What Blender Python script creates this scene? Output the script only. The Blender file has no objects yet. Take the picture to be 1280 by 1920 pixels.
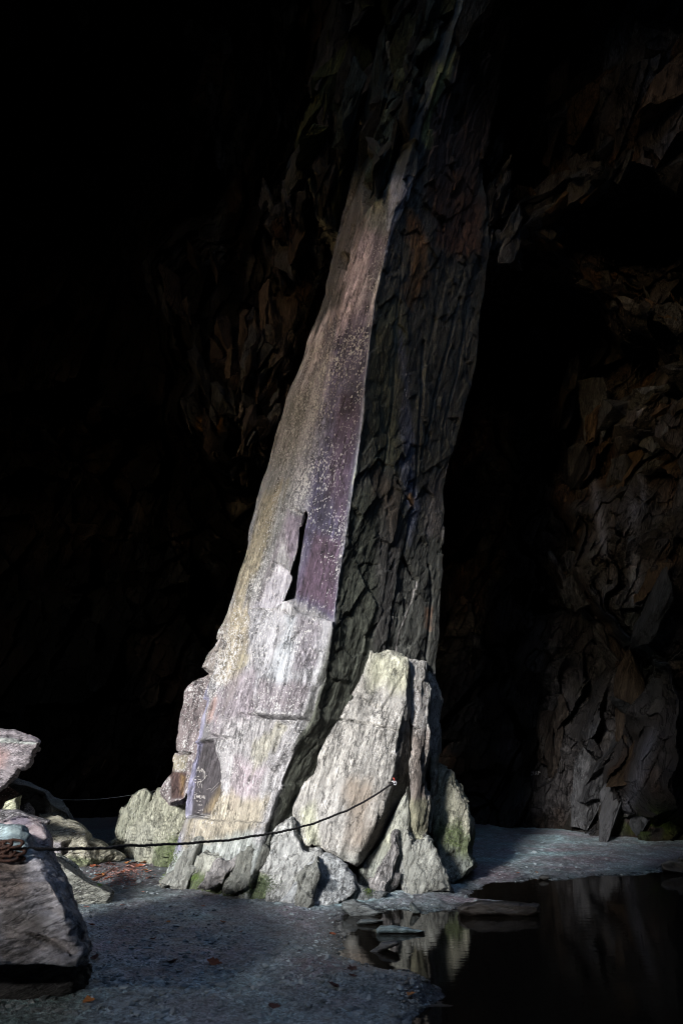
import bpy, bmesh, math, random
import numpy as np
from mathutils import Vector, Matrix, kdtree
from mathutils.bvhtree import BVHTree
R = math.radians
# ------------------------------------------------------------------ camera, sky, sun, exposure
C = bpy.context.scene
HOR, EYE, F = 1420.0, 1.5, 1280.0          # horizon row, eye height, focal length in photo pixels
cam = bpy.data.cameras.new('camera'); camo = bpy.data.objects.new('camera', cam)
C.collection.objects.link(camo); C.camera = camo
camo.location = (0, 0, EYE); camo.rotation_euler = (R(90), 0, 0)
cam.sensor_fit = 'VERTICAL'; cam.sensor_height = 36; cam.sensor_width = 24; cam.lens = 24
cam.shift_y = (HOR-960)/1920; cam.clip_start = .05; cam.clip_end = 2000
cam.dof.use_dof = True; cam.dof.focus_distance = 7.8; cam.dof.aperture_fstop = 2.0
AZ, EL = 30.0, 19.0                        # the sun stands behind the camera on the left, EL above the horizon
sd = Vector((-math.sin(R(AZ))*math.cos(R(EL)), -math.cos(R(AZ))*math.cos(R(EL)), math.sin(R(EL))))
sun = bpy.data.lights.new('sun', 'SUN'); sun.energy = 2.1; sun.angle = R(9); sun.color = (1, .985, .965)
suno = bpy.data.objects.new('sun', sun); C.collection.objects.link(suno)
suno.rotation_euler = sd.to_track_quat('Z', 'Y').to_euler(); suno.location = (-12, -12, 14)
W = bpy.data.worlds.new('World'); C.world = W; W.use_nodes = True
wn = W.node_tree.nodes; bgn = wn['Background']
sky = wn.new('ShaderNodeTexSky'); sky.sky_type = 'NISHITA'; sky.sun_disc = False
sky.sun_elevation = R(EL); sky.sun_rotation = R(180+AZ)
W.node_tree.links.new(sky.outputs[0], bgn.inputs[0]); bgn.inputs[1].default_value = .15
C.view_settings.view_transform = 'Standard'; C.view_settings.look = 'None'
C.view_settings.exposure = 2.0; C.view_settings.gamma = 1
C.cycles.max_bounces = 5; C.cycles.diffuse_bounces = 3
C.cycles.sample_clamp_indirect = 4; C.cycles.filter_width = 1.0
random.seed(7); rng = np.random.default_rng(7)

# ------------------------------------------------------------------ noise and small maths
def hsh(ix, iy, iz, k):
    h = (ix.astype(np.int64)*73856093) ^ (iy.astype(np.int64)*19349663) ^ (iz.astype(np.int64)*83492791) ^ (k*2654435761)
    h = h & 0xffffffff
    h = ((h >> 16) ^ h)*0x45d9f3b & 0xffffffff
    h = ((h >> 16) ^ h)*0x45d9f3b & 0xffffffff
    h = (h >> 16) ^ h
    return (h & 0xffff)/65535.0
def vn(P, k=0):
    """value noise, -1..1"""
    i = np.floor(P); f = P-i; i = i.astype(np.int64)
    u = f*f*f*(f*(f*6-15)+10)
    r = 0
    for a in (0, 1):
        wx = u[:, 0] if a else 1-u[:, 0]
        for b in (0, 1):
            wy = u[:, 1] if b else 1-u[:, 1]
            for c in (0, 1):
                wz = u[:, 2] if c else 1-u[:, 2]
                r = r + wx*wy*wz*hsh(i[:, 0]+a, i[:, 1]+b, i[:, 2]+c, k)
    return r*2-1
RM = np.array([[.36, .48, -.8], [-.8, .6, 0], [.48, .64, .6]])
def fbm(P, o=4, k=0, g=.5):
    s = 0; a = 1; t = 0
    for j in range(o):
        s = s+a*vn(P*(2.03**j)+j*17.3, k+j); t += a; a *= g; P = P@RM if (P.std(0).min() > 0) and j > 1 else P
    return s/t
def ridged(P, o=4, k=0):
    s = 0; a = 1; t = 0
    for j in range(o):
        s = s+a*(1-np.abs(vn(P*(2.1**j)+j*9.1, k+j))*2); t += a; a *= .5
    return s/t
def facet(P, k=0, tilt=1.0, step=.5):
    """voronoi cells, each with a plane of its own: chipped rock"""
    i0 = np.floor(P).astype(np.int64); best = np.full(len(P), 9e9); bc = np.zeros((len(P), 3)); bi = np.zeros((len(P), 3), np.int64)
    for a in (-1, 0, 1):
        for b in (-1, 0, 1):
            for c in (-1, 0, 1):
                x = i0[:, 0]+a; y = i0[:, 1]+b; z = i0[:, 2]+c
                cx = x+.15+.7*hsh(x, y, z, k+1); cy = y+.15+.7*hsh(x, y, z, k+2); cz = z+.15+.7*hsh(x, y, z, k+3)
                d = (P[:, 0]-cx)**2+(P[:, 1]-cy)**2+(P[:, 2]-cz)**2
                m = d < best
                best[m] = d[m]; bc[m, 0] = cx[m]; bc[m, 1] = cy[m]; bc[m, 2] = cz[m]
                bi[m, 0] = x[m]; bi[m, 1] = y[m]; bi[m, 2] = z[m]
    t = np.stack([hsh(bi[:, 0], bi[:, 1], bi[:, 2], k+j)*2-1 for j in (5, 6, 7)], 1)
    return ((P-bc)*t).sum(1)*tilt + (hsh(bi[:, 0], bi[:, 1], bi[:, 2], k+8)*2-1)*step
def unit(v):
    v = np.array(v, float); return v/np.linalg.norm(v)
def axes(c):
    c = unit(c); a = unit(np.cross(c, [0, 1, .01])); b = np.cross(c, a); return a, b, c
def along(P, c, k):
    """coordinates squeezed along the cleavage direction c"""
    a, b, c = axes(c); return np.stack([P@a, P@b, P@c*k], 1)
CL = unit((.26, .16, 1))                   # cleavage of the pillar slate
def PT(px, py, Y): return np.array([(px-640)/F*Y, Y, EYE+(HOR-py)/F*Y])
def to_px(P): return 640+F*P[:, 0]/P[:, 1], HOR-F*(P[:, 2]-EYE)/P[:, 1]
def GY(py): return F*EYE/(py-HOR)          # where the level ground lies for a picture row
def sdp(x, y, poly):
    """signed distance to a closed outline, negative inside"""
    n = len(poly); d = np.full(x.shape, 1e18); ins = np.zeros(x.shape, bool)
    for i in range(n):
        ax, ay = poly[i]; bx, by = poly[(i+1) % n]
        ex, ey = bx-ax, by-ay; wx, wy = x-ax, y-ay
        t = np.clip((wx*ex+wy*ey)/(ex*ex+ey*ey+1e-9), 0, 1)
        d = np.minimum(d, (wx-ex*t)**2+(wy-ey*t)**2)
        c = ((ay <= y) & (by > y)) | ((by <= y) & (ay > y))
        with np.errstate(divide='ignore', invalid='ignore'):
            xi = ax+(y-ay)/(by-ay if by != ay else 1e-9)*ex
        ins ^= c & (x < xi)
    d = np.sqrt(d); return np.where(ins, -d, d)
def sdl(x, y, line):
    d = np.full(x.shape, 1e18)
    for (ax, ay), (bx, by) in zip(line[:-1], line[1:]):
        ex, ey = bx-ax, by-ay; wx, wy = x-ax, y-ay
        t = np.clip((wx*ex+wy*ey)/(ex*ex+ey*ey+1e-9), 0, 1)
        d = np.minimum(d, (wx-ex*t)**2+(wy-ey*t)**2)
    return np.sqrt(d)
def sm(v, a, b):
    t = np.clip((v-a)/(b-a), 0, 1); return t*t*(3-2*t)
def mixc(c, col, m):
    return c*(1-m[:, None])+np.array(col)[None, :]*m[:, None]

# ------------------------------------------------------------------ objects
def link(o, parent=None):
    C.collection.objects.link(o)
    if parent is not None:
        o.parent = parent; o.location = -Vector(parent.location)
    return o
def tag(o, label=None, cat=None, group=None, kind=None):
    if label: o['label'] = label
    if cat: o['category'] = cat
    if group: o['group'] = group
    if kind: o['kind'] = kind
    return o
def thing(name, loc, label, cat, group=None):
    o = bpy.data.objects.new(name, None); C.collection.objects.link(o); o.location = loc; o.empty_display_size = .2
    return tag(o, label, cat, group)
def mk(name, V, Fc, mat, parent=None, col=None, smooth=True, tri=False):
    me = bpy.data.meshes.new(name); V = np.asarray(V, np.float32)
    Fc = np.asarray(Fc, np.int32); nf, k = Fc.shape
    me.vertices.add(len(V)); me.vertices.foreach_set('co', V.ravel())
    me.loops.add(nf*k); me.loops.foreach_set('vertex_index', Fc.ravel())
    me.polygons.add(nf); me.polygons.foreach_set('loop_start', np.arange(nf, dtype=np.int32)*k)
    me.polygons.foreach_set('loop_total', np.full(nf, k, np.int32))
    me.update(calc_edges=True); me.validate()
    me.polygons.foreach_set('use_smooth', np.full(len(me.polygons), smooth))
    if col is not None:
        a = me.color_attributes.new('Col', 'FLOAT_COLOR', 'POINT'); a.data.foreach_set('color', np.asarray(col, np.float32).ravel())
    me.materials.append(mat)
    return link(bpy.data.objects.new(name, me), parent)
def grid_faces(nr, nc, flip=False):
    i = np.arange(nr-1)[:, None]*nc+np.arange(nc-1)[None, :]; i = i.ravel()
    f = np.stack([i, i+1, i+nc+1, i+nc], 1)
    return f[:, ::-1] if flip else f
def normals(V, Fc):
    a = V[Fc[:, 0]]; b = V[Fc[:, 1]]; c = V[Fc[:, 2]]; d = V[Fc[:, -1]]
    n = np.cross(c-a, d-b) if Fc.shape[1] == 4 else np.cross(b-a, c-a)
    N = np.zeros_like(V)
    for k in range(Fc.shape[1]): np.add.at(N, Fc[:, k], n)
    return N/(np.linalg.norm(N, axis=1, keepdims=True)+1e-12)
def smooth_n(N, Fc, it=3):
    for _ in range(it):
        S = np.zeros_like(N); m = N[Fc].mean(1)
        for k in range(Fc.shape[1]): np.add.at(S, Fc[:, k], m)
        N = S/(np.linalg.norm(S, axis=1, keepdims=True)+1e-12)
    return N
def remesh(V, faces, vox):
    """coarse closed body -> dense even mesh"""
    me = bpy.data.meshes.new('tmp'); me.from_pydata([tuple(v) for v in V], [], faces); me.update()
    bm = bmesh.new(); bm.from_mesh(me); bmesh.ops.triangulate(bm, faces=bm.faces[:]); bmesh.ops.recalc_face_normals(bm, faces=bm.faces[:])
    bm.to_mesh(me); bm.free()
    o = bpy.data.objects.new('tmp', me); C.collection.objects.link(o)
    m = o.modifiers.new('r', 'REMESH'); m.mode = 'VOXEL'; m.voxel_size = vox; m.adaptivity = 0
    dg = bpy.context.evaluated_depsgraph_get(); e = o.evaluated_get(dg); em = e.to_mesh()
    n = len(em.vertices); Vo = np.empty(n*3, np.float32); em.vertices.foreach_get('co', Vo); Vo = Vo.reshape(-1, 3).astype(float)
    Fo = np.empty(len(em.loops), np.int32); em.loops.foreach_get('vertex_index', Fo)
    tot = np.empty(len(em.polygons), np.int32); em.polygons.foreach_get('loop_total', tot)
    if (tot == 4).all(): Fo = Fo.reshape(-1, 4)
    else: raise RuntimeError('remesh not quads')
    e.to_mesh_clear(); bpy.data.objects.remove(o); bpy.data.meshes.remove(me)
    return Vo, Fo

# ------------------------------------------------------------------ materials
def nt(name):
    m = bpy.data.materials.new(name); m.use_nodes = True; t = m.node_tree
    return m, t, t.nodes, t.links, t.nodes['Principled BSDF']
def rock_mat(name, c=CL, fine=1.0, bump=.5, rough=.82, speck=1.0, bdist=.02, tool=False, contrast=1.0, spec=.3, wetc=0):
    m, t, N, L, b = nt(name)
    tc = N.new('ShaderNodeTexCoord')
    a_, b_, c_ = axes(c); outs = []
    comb = N.new('ShaderNodeCombineXYZ')
    for k, (ax, s) in enumerate(((a_, 1), (b_, 1), (c_, .16))):
        d = N.new('ShaderNodeVectorMath'); d.operation = 'DOT_PRODUCT'; d.inputs[1].default_value = tuple(ax*s)
        L.new(tc.outputs['Object'], d.inputs[0]); L.new(d.outputs['Value'], comb.inputs[k])
    st = comb.outputs[0]
    at = N.new('ShaderNodeAttribute'); at.attribute_name = 'Col'
    def noise(vec, s, det=6, ro=.6):
        n = N.new('ShaderNodeTexNoise'); n.inputs['Scale'].default_value = s; n.inputs['Detail'].default_value = det; n.inputs['Roughness'].default_value = ro
        L.new(vec, n.inputs['Vector']); return n.outputs['Fac']
    def mr(v, a, b2, lo, hi):
        q = N.new('ShaderNodeMapRange'); q.inputs[1].default_value = a; q.inputs[2].default_value = b2; q.inputs[3].default_value = lo; q.inputs[4].default_value = hi
        L.new(v, q.inputs[0]); return q.outputs[0]
    def ma(op, x, y):
        q = N.new('ShaderNodeMath'); q.operation = op
        for k, v in enumerate((x, y)):
            if isinstance(v, (int, float)): q.inputs[k].default_value = v
            else: L.new(v, q.inputs[k])
        return q.outputs[0]
    n1 = noise(st, 34*fine, 9, .78); n2 = noise(tc.outputs['Object'], 8*fine, 9, .76); n3 = noise(st, 120*fine, 3, .7)
    k = ma('MULTIPLY', mr(n1, .38, .62, 1-.72*contrast, 1+.66*contrast), mr(n2, .36, .64, 1-.45*contrast, 1+.45*contrast))
    k = ma('MULTIPLY', k, mr(n3, .36, .64, .6, 1.4))
    msk = mr(noise(tc.outputs['Object'], 2.1*fine, 4), .40, .60, .25, 1.0)
    k = ma('ADD', 1.0, ma('MULTIPLY', ma('SUBTRACT', k, 1.0), msk))
    fz = noise(st, 4.2*fine, 5, .62); fs = mr(ma('ABSOLUTE', ma('SUBTRACT', fz, .5), 0), 0, .016, .30, 1.0)
    fz2 = noise(st, 11*fine, 5, .62); fs2 = mr(ma('ABSOLUTE', ma('SUBTRACT', fz2, .47), 0), 0, .014, .5, 1.0)
    k = ma('MULTIPLY', k, ma('MULTIPLY', fs, fs2))
    vm = N.new('ShaderNodeVectorMath'); vm.operation = 'SCALE'; L.new(at.outputs['Color'], vm.inputs[0]); L.new(k, vm.inputs['Scale'])
    colr = vm.outputs[0]
    # pale flecks of lichen and lime, as many as the attribute's alpha asks for
    last = colr
    for sc, th in ((15*fine, .20), (36*fine, .42), (85*fine, .60)):
        vo = N.new('ShaderNodeTexVoronoi'); vo.inputs['Scale'].default_value = sc; vo.inputs['Randomness'].default_value = 1
        wv = N.new('ShaderNodeVectorMath'); wv.operation = 'ADD'
        ns = N.new('ShaderNodeTexNoise'); ns.inputs['Scale'].default_value = sc*1.7; ns.inputs['Detail'].default_value = 2
        L.new(tc.outputs['Object'], ns.inputs['Vector'])
        sv = N.new('ShaderNodeVectorMath'); sv.operation = 'SCALE'; sv.inputs['Scale'].default_value = .4/sc; L.new(ns.outputs['Color'], sv.inputs[0])
        sq = N.new('ShaderNodeCombineXYZ')
        for kk, (ax, s) in enumerate(((a_, 1), (b_, 1), (c_, .55))):
            d = N.new('ShaderNodeVectorMath'); d.operation = 'DOT_PRODUCT'; d.inputs[1].default_value = tuple(ax*s)
            L.new(tc.outputs['Object'], d.inputs[0]); L.new(d.outputs['Value'], sq.inputs[kk])
        L.new(sq.outputs[0], wv.inputs[0]); L.new(sv.outputs[0], wv.inputs[1]); L.new(wv.outputs[0], vo.inputs['Vector'])
        sep = N.new('ShaderNodeSeparateColor'); L.new(vo.outputs['Color'], sep.inputs[0])
        size = ma('MULTIPLY', ma('SUBTRACT', ma('MULTIPLY', at.outputs['Alpha'], 1.15*speck), sep.outputs[0]), th*2.2)
        f = mr(ma('SUBTRACT', size, vo.outputs['Distance']), -.03, .05, 0, .9)
        mx = N.new('ShaderNodeMix'); mx.data_type = 'RGBA'; L.new(f, mx.inputs[0]); L.new(last, mx.inputs[6]); mx.inputs[7].default_value = (.44, .435, .44, 1)
        last = mx.outputs[2]
    L.new(last, b.inputs['Base Color'])
    L.new(mr(n2, .3, .7, rough-.1, rough+.1), b.inputs['Roughness']); b.inputs['Specular IOR Level'].default_value = spec
    h = ma('ADD', ma('MULTIPLY', n1, 1.0), ma('MULTIPLY', n2, .8)); h = ma('ADD', h, ma('MULTIPLY', n3, .35)); h = ma('ADD', h, ma('MULTIPLY', fs, .6)); h = ma('ADD', h, ma('MULTIPLY', fs2, .3))
    if tool:                                # rows of slanting drill and pick marks
        wv = N.new('ShaderNodeTexWave'); wv.inputs['Scale'].default_value = 9; wv.inputs['Distortion'].default_value = 3; wv.inputs['Detail'].default_value = 3; wv.inputs['Detail Scale'].default_value = 2
        mp = N.new('ShaderNodeMapping'); mp.inputs['Rotation'].default_value = (0, R(52), 0); L.new(tc.outputs['Object'], mp.inputs[0]); L.new(mp.outputs[0], wv.inputs['Vector'])
        h = ma('ADD', h, ma('MULTIPLY', wv.outputs['Fac'], .45))
    bp = N.new('ShaderNodeBump'); bp.inputs['Strength'].default_value = bump; bp.inputs['Distance'].default_value = bdist
    L.new(h, bp.inputs['Height']); L.new(bp.outputs[0], b.inputs['Normal'])
    return m
M_lit = rock_mat('slate_face', fine=1.0, bump=.75, bdist=.022)
M_slab = rock_mat('slate_slab', fine=1.1, bump=.8, bdist=.025)
M_bould = rock_mat('boulder_slate', c=unit((.8, .1, .35)), fine=1.0, bump=.8, bdist=.02)
M_cave = rock_mat('cave_slate', fine=.35, bump=.8, bdist=.08, rough=.8, speck=0, spec=.05)
def plain(name, col, rough=.8, metal=0, bump=0, scale=40, var=.3):
    m, t, N, L, b = nt(name); tc = N.new('ShaderNodeTexCoord')
    n = N.new('ShaderNodeTexNoise'); n.inputs['Scale'].default_value = scale; n.inputs['Detail'].default_value = 5; L.new(tc.outputs['Object'], n.inputs['Vector'])
    r = N.new('ShaderNodeValToRGB'); r.color_ramp.elements[0].position = .3; r.color_ramp.elements[1].position = .7
    r.color_ramp.elements[0].color = tuple(c*(1-var) for c in col)+(1,); r.color_ramp.elements[1].color = tuple(min(1, c*(1+var)) for c in col)+(1,)
    L.new(n.outputs['Fac'], r.inputs[0]); L.new(r.outputs[0], b.inputs['Base Color'])
    b.inputs['Roughness'].default_value = rough; b.inputs['Metallic'].default_value = metal
    if bump:
        bp = N.new('ShaderNodeBump'); bp.inputs['Strength'].default_value = bump; bp.inputs['Distance'].default_value = .01
        L.new(n.outputs['Fac'], bp.inputs['Height']); L.new(bp.outputs[0], b.inputs['Normal'])
    return m

# ------------------------------------------------------------------ the cave: rock all round, open behind the camera on the left and through an added roof hole
def cave_depth(px, py):
    pts = np.array(CAVE, float); num = 0; den = 0
    for x, y, d, s in pts:
        w = np.exp(-((px-x)**2+(py-y)**2)/(2*s*s))/(s*s)+1e-12
        num = num+w*d; den = den+w
    return num/den
CAVE = [(-900, 1400, 13, 300), (-900, 600, 12, 300), (-900, -200, 9, 300), (-500, 1450, 15, 200), (-300, 700, 14, 200), (-200, 0, 12, 200),
        (0, 1450, 17, 150), (200, 1450, 17.5, 120), (400, 1450, 17.5, 120), (600, 1450, 17, 120), (0, 1000, 17, 150), (250, 1050, 17, 120), (400, 1100, 16.5, 80),
        (0, 500, 15, 150), (200, 650, 14.5, 90), (200, 300, 14, 120), (350, 400, 12.5, 60), (380, 520, 11.2, 45), (420, 600, 11.3, 45), (470, 680, 11.2, 45), (480, 560, 11.5, 40),
        (540, 520, 11, 40), (560, 430, 10.6, 40), (440, 760, 11.3, 40), (500, 800, 11, 40), (400, 800, 11.8, 30), (460, 850, 11.4, 30), (480, 950, 15, 50), (350, 900, 16, 60), (600, 700, 11, 60),
        (600, 330, 10.2, 50), (640, 220, 9.8, 50), (620, 100, 9.8, 60), (450, 200, 12, 80), (400, 0, 11, 120), (0, -200, 11, 200), (600, -300, 8, 200), (200, -500, 8, 300),
        (800, 300, 10.5, 80), (800, 0, 9.5, 90), (850, 700, 15, 90), (940, 320, 10.8, 40), (920, 420, 10.8, 35), (930, 500, 11, 30), (980, 440, 11, 30), (1050, 470, 11.2, 30), (1110, 520, 11.2, 28), (1180, 575, 11, 28), (1260, 590, 10.8, 40),
        (990, 380, 11, 35), (1080, 370, 10.8, 40), (1150, 330, 10.3, 40), (1060, 270, 11, 45), (980, 240, 11.6, 45), (1110, 200, 10.6, 50), (1200, 250, 9.9, 50), (1270, 200, 9.6, 60), (1200, 340, 10, 30), (1240, 440, 13, 40), (1190, 470, 13.5, 35), (1000, 100, 11.5, 80), (1200, 60, 10.2, 80),
        (1000, 560, 15.5, 50), (1080, 620, 15, 45), (950, 650, 16.5, 60), (1150, 680, 13.5, 45), (940, 900, 17, 80), (900, 1200, 17, 90), (880, 1450, 16, 80), (1010, 820, 15, 40), (1080, 800, 12.6, 40), (1060, 900, 12.8, 35),
        (1180, 780, 11.6, 45), (1270, 760, 11.2, 50), (1120, 960, 12, 35), (1200, 900, 12.1, 30), (1200, 1000, 11.6, 45), (1270, 1000, 11.2, 50), (1120, 1080, 12, 30), (1190, 1150, 11.4, 40), (1270, 1150, 11, 45),
        (1060, 1130, 14.3, 30), (1080, 1200, 14, 30), (1040, 1250, 14.2, 30), (1130, 1250, 13.8, 28), (1180, 1290, 13, 24), (1030, 1000, 13.6, 25), (1000, 1150, 15, 40), (1010, 1320, 14.6, 40), (1060, 1330, 13.6, 35), (1100, 1400, 13.6, 35), (1010, 1480, 14.3, 40), (1080, 1500, 13.8, 35), (1140, 1380, 12.9, 25),
        (1200, 1330, 12, 30), (1270, 1300, 11.4, 40), (1160, 1470, 12.2, 28), (1230, 1430, 11.7, 35), (1280, 1480, 11.5, 35), (1150, 1570, 12.4, 30), (1240, 1560, 12, 30), (1020, 1560, 14.1, 30), (940, 1560, 14.4, 35), (860, 1560, 15, 50),
        (600, 1580, 16, 80), (200, 1580, 16, 80), (-100, 1600, 14, 100), (-600, 1700, 12, 200), (-1000, 1700, 10, 200), (1500, 1500, 9.5, 120), (1500, 1000, 9.5, 150), (1500, 400, 8.6, 150), (1500, -100, 8.2, 150), (1900, 1300, 7.5, 250), (1900, 400, 7, 250), (1800, -300, 7, 250),
        (2400, 1600, 6, 250), (2400, 600, 5.6, 250), (900, -300, 8.2, 200), (1300, -300, 8, 200), (700, -700, 7, 250), (1700, -700, 6.5, 250), (-400, -700, 7.5, 300), (1600, 1700, 9, 150), (2400, 1900, 5, 250), (2300, -600, 5.5, 300), (-1200, -500, 8, 300)]
gx = np.concatenate([np.arange(-1700, 0, 18), np.arange(0, 1281, 2.6), np.arange(1298, 2900, 18)])
gy = np.concatenate([np.arange(-1100, 0, 18), np.arange(0, 1571, 2.8), np.arange(1584, 1800, 14)])
GXm, GYm = np.meshgrid(gx, gy); gpx, gpy = GXm.ravel(), GYm.ravel()
wob = np.stack([gpx/70, gpy/70, gpx*0], 1)
dep = cave_depth(gpx+14*vn(wob, 91)+6*vn(wob*3, 93), gpy+14*vn(wob, 92)+6*vn(wob*3, 94))
P = np.stack([(gpx-640)/F*dep, dep, EYE+(HOR-gpy)/F*dep], 1)
fl = sm(P[:, 2], -.3, 1.2)
CV = unit((.55, .1, 1)); A1 = along(P, CV, .5)
disp = 1.1*facet(A1*.62, 11, 1.2, .38)+.42*facet(along(P, CV, .5)*1.5, 21, 1.3, .4)+.09*facet(along(P, CV, .5)*4.5, 31, 1.2, .4)+.03*fbm(A1*6, 3, 40)
disp *= (.45+.55*fl)
ray = P-np.array([0, 0, EYE]); ray /= np.linalg.norm(ray, axis=1, keepdims=True)
P = P+ray*disp[:, None]
cn = fbm(P*.7, 4, 50); cn2 = fbm(along(P, (0, 0, 1), .12)*2.2, 4, 60); cn3 = fbm(P*2.1, 3, 70)
base = np.tile(np.array([.050, .046, .046]), (len(P), 1))*(.05+.05*sm(gpx, 330, 560)+1.5*sm(gpx, 800, 900))[:, None]  # left side coloured near-black, standing for light lost in the depth
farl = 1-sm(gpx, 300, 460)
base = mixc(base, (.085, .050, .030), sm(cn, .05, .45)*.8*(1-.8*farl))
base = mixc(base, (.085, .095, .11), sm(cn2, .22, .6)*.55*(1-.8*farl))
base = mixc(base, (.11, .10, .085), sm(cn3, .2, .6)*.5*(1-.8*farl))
st = np.exp(-((gpx-(1195+8*np.sin(gpy/60)))/13)**2)*sm(gpy, 700, 790)*(1-sm(gpy, 1180, 1260))*sm(vn(np.stack([gpx/9, gpy/40, gpx*0], 1), 5), -.7, .3)
st2 = np.exp(-((gpx-(1110+(gpy-900)*.18))/8)**2)*sm(gpy, 870, 900)*(1-sm(gpy, 1010, 1060))+np.exp(-((gpx-(1225-(gpy-1360)*.3))/12)**2)*sm(gpy, 1350, 1400)*(1-sm(gpy, 1500, 1560))
base = mixc(base, (.30, .31, .38), np.clip(st+.6*st2, 0, 1)*.9)
base = mixc(base, (.09, .13, .14), .6*np.exp(-((gpx-1210)/45)**2-((gpy-1200)/80)**2))
base = mixc(base, (.10, .16, .02), sm(vn(P*5, 8), -.3, .4)*.9*np.exp(-((gpx-1225)/55)**2-((gpy-1545)/28)**2))
base = mixc(base, (.22, .12, .04), .9*np.exp(-((gpx-392)/22)**4-((gpy-797)/13)**4))
base = mixc(base, (.10, .10, .03), .6*np.exp(-((gpx-625)/35)**2-((gpy-235)/70)**2))
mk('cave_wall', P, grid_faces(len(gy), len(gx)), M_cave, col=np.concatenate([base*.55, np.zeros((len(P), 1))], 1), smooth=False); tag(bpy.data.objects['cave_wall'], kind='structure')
def blocks(name, spots, mat):
    Vs = []; Fs = []; Cs = []; n0 = 0
    for (x, y, dd, size, dirn, elong, col) in spots:
        c = PT(x, y, dd if dd > 5 else float(cave_depth(np.array([x]), np.array([y]))[0])+dd); a_, b_, c_ = axes(dirn)
        q = rng.normal(0, 1, (9, 3)); q /= np.linalg.norm(q, axis=1, keepdims=True); q *= rng.uniform(.75, 1.15, (9, 1))
        q = q*np.array([size*rng.uniform(.3, .5), size*rng.uniform(.45, .8), size*elong]); pts = c+q[:, :1]*a_+q[:, 1:2]*b_+q[:, 2:]*c_
        bm = bmesh.new(); [bm.verts.new(p) for p in pts]; r_ = bmesh.ops.convex_hull(bm, input=bm.verts[:]); bmesh.ops.triangulate(bm, faces=bm.faces[:])
        bmesh.ops.delete(bm, geom=[v for v in bm.verts if not v.link_faces], context='VERTS'); bmesh.ops.subdivide_edges(bm, edges=bm.edges[:], cuts=5, use_grid_fill=True); bmesh.ops.triangulate(bm, faces=bm.faces[:]); bm.verts.index_update()
        v = np.array([w.co[:] for w in bm.verts]); f = np.array([[w.index for w in g_.verts] for g_ in bm.faces]); bm.free()
        v = v+(np.stack([vn(v*6, 501), vn(v*6, 502), vn(v*6, 503)], 1)*.03+np.stack([vn(v*16, 504), vn(v*16, 505), vn(v*16, 506)], 1)*.014)
        Vs.append(v); Fs.append(f+n0); n0 += len(v); Cs.append(np.tile(np.array(tuple(np.array(col)*rng.uniform(.5, 1.5))+(0,)), (len(v), 1)))
    return tag(mk(name, np.concatenate(Vs), np.concatenate(Fs), mat, col=np.concatenate(Cs), smooth=False), kind='structure')
SP = []
def band(pts, n, sprd, size, dirn, el, cols, dd=-.1):
    for _ in range(n):
        k = random.randrange(len(pts)-1); t = random.random(); x = pts[k][0]*(1-t)+pts[k+1][0]*t+random.gauss(0, sprd); y = pts[k][1]*(1-t)+pts[k+1][1]*t+random.gauss(0, sprd)
        if dd < 5 and 560 < x < 905 and y < 1400 and not (x < 720 and y < 480): continue
        SP.append((x, y, dd+random.uniform(-.15, .15), size*random.uniform(.5, 1.4), np.array(dirn)+rng.normal(0, .18, 3), random.uniform(el*.7, el*1.4), random.choice(cols)))
CB = ((.070, .054, .042), (.074, .074, .078), (.085, .058, .038), (.085, .090, .098), (.060, .058, .058))
CB = tuple(tuple(.72*c for c in q) for q in CB)
band([(915, 330), (930, 430), (990, 380), (1080, 350), (1150, 310), (1270, 260)], 60, 22, .42, (.8, .1, .5), 1.1, CB, -.25)
band([(930, 470), (985, 430), (1040, 460), (1110, 520), (1180, 575), (1290, 600)], 55, 14, .26, (.7, .1, -.5), 1.2, CB, -.2)
band([(960, 240), (1050, 230), (1130, 170), (1230, 120), (1290, 60)], 26, 30, .8, (.6, .1, .9), 1.3, CB, -.2)
band([(600, 250), (590, 350), (560, 430), (540, 520), (500, 620), (470, 700)], 60, 26, .34, (.15, .1, 1), 1.3, ((.034, .026, .022), (.036, .036, .038), (.022, .021, .021)), -.2)
band([(560, 560), (530, 660), (500, 740), (470, 820), (440, 860)], 50, 22, .24, (.2, .1, 1), 1.4, ((.034, .028, .025), (.036, .036, .038), (.02, .016, .014)), -.25)
band([(340, 480), (380, 620), (440, 760), (400, 810)], 26, 30, .36, (-.2, .1, 1), 1.2, ((.016, .012, .010), (.015, .015, .015)), -.2)
band([(1050, 780), (1130, 900), (1200, 1000), (1260, 1100)], 22, 44, .6, (.3, .1, 1), .9, CB, .12)
band([(1180, 720), (1280, 740), (1280, 900), (1200, 880)], 20, 34, .6, (.9, .1, .4), .9, CB, .12)
band([(925, 270), (935, 400), (930, 500), (950, 430)], 34, 14, .30, (.3, .1, 1), 1.3, CB, -.9)
band([(900, -40), (950, 120), (1000, 220)], 22, 34, .5, (.5, .1, 1), 1.4, ((.03, .024, .02), (.034, .034, .034)), -.6)
band([(725, 215), (765, 130), (800, 40), (830, -80)], 44, 26, .36, (.32, .1, 1), 1.6, ((.020, .026, .025), (.017, .018, .017), (.025, .028, .016)), 8.7)
band([(700, 330), (725, 270), (760, 190), (800, 150)], 40, 10, .20, (.3, .1, 1), 1.7, ((.022, .032, .031), (.026, .027, .026), (.03, .042, .040)), 8.35)
band([(620, 330), (620, 220), (650, 100), (690, -40)], 40, 22, .40, (.25, .1, 1), 1.6, ((.018, .018, .016), (.028, .030, .013), (.016, .015, .014)), 9.3)
band([(1060, 1080), (1120, 1180), (1190, 1290)], 22, 14, .34, (.55, .1, -.9), 1.9, CB, -.15)
band([(1150, 1520), (1180, 1400), (1240, 1330)], 16, 32, .7, (.5, .1, 1), 1.6, CB, -.1)
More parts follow.
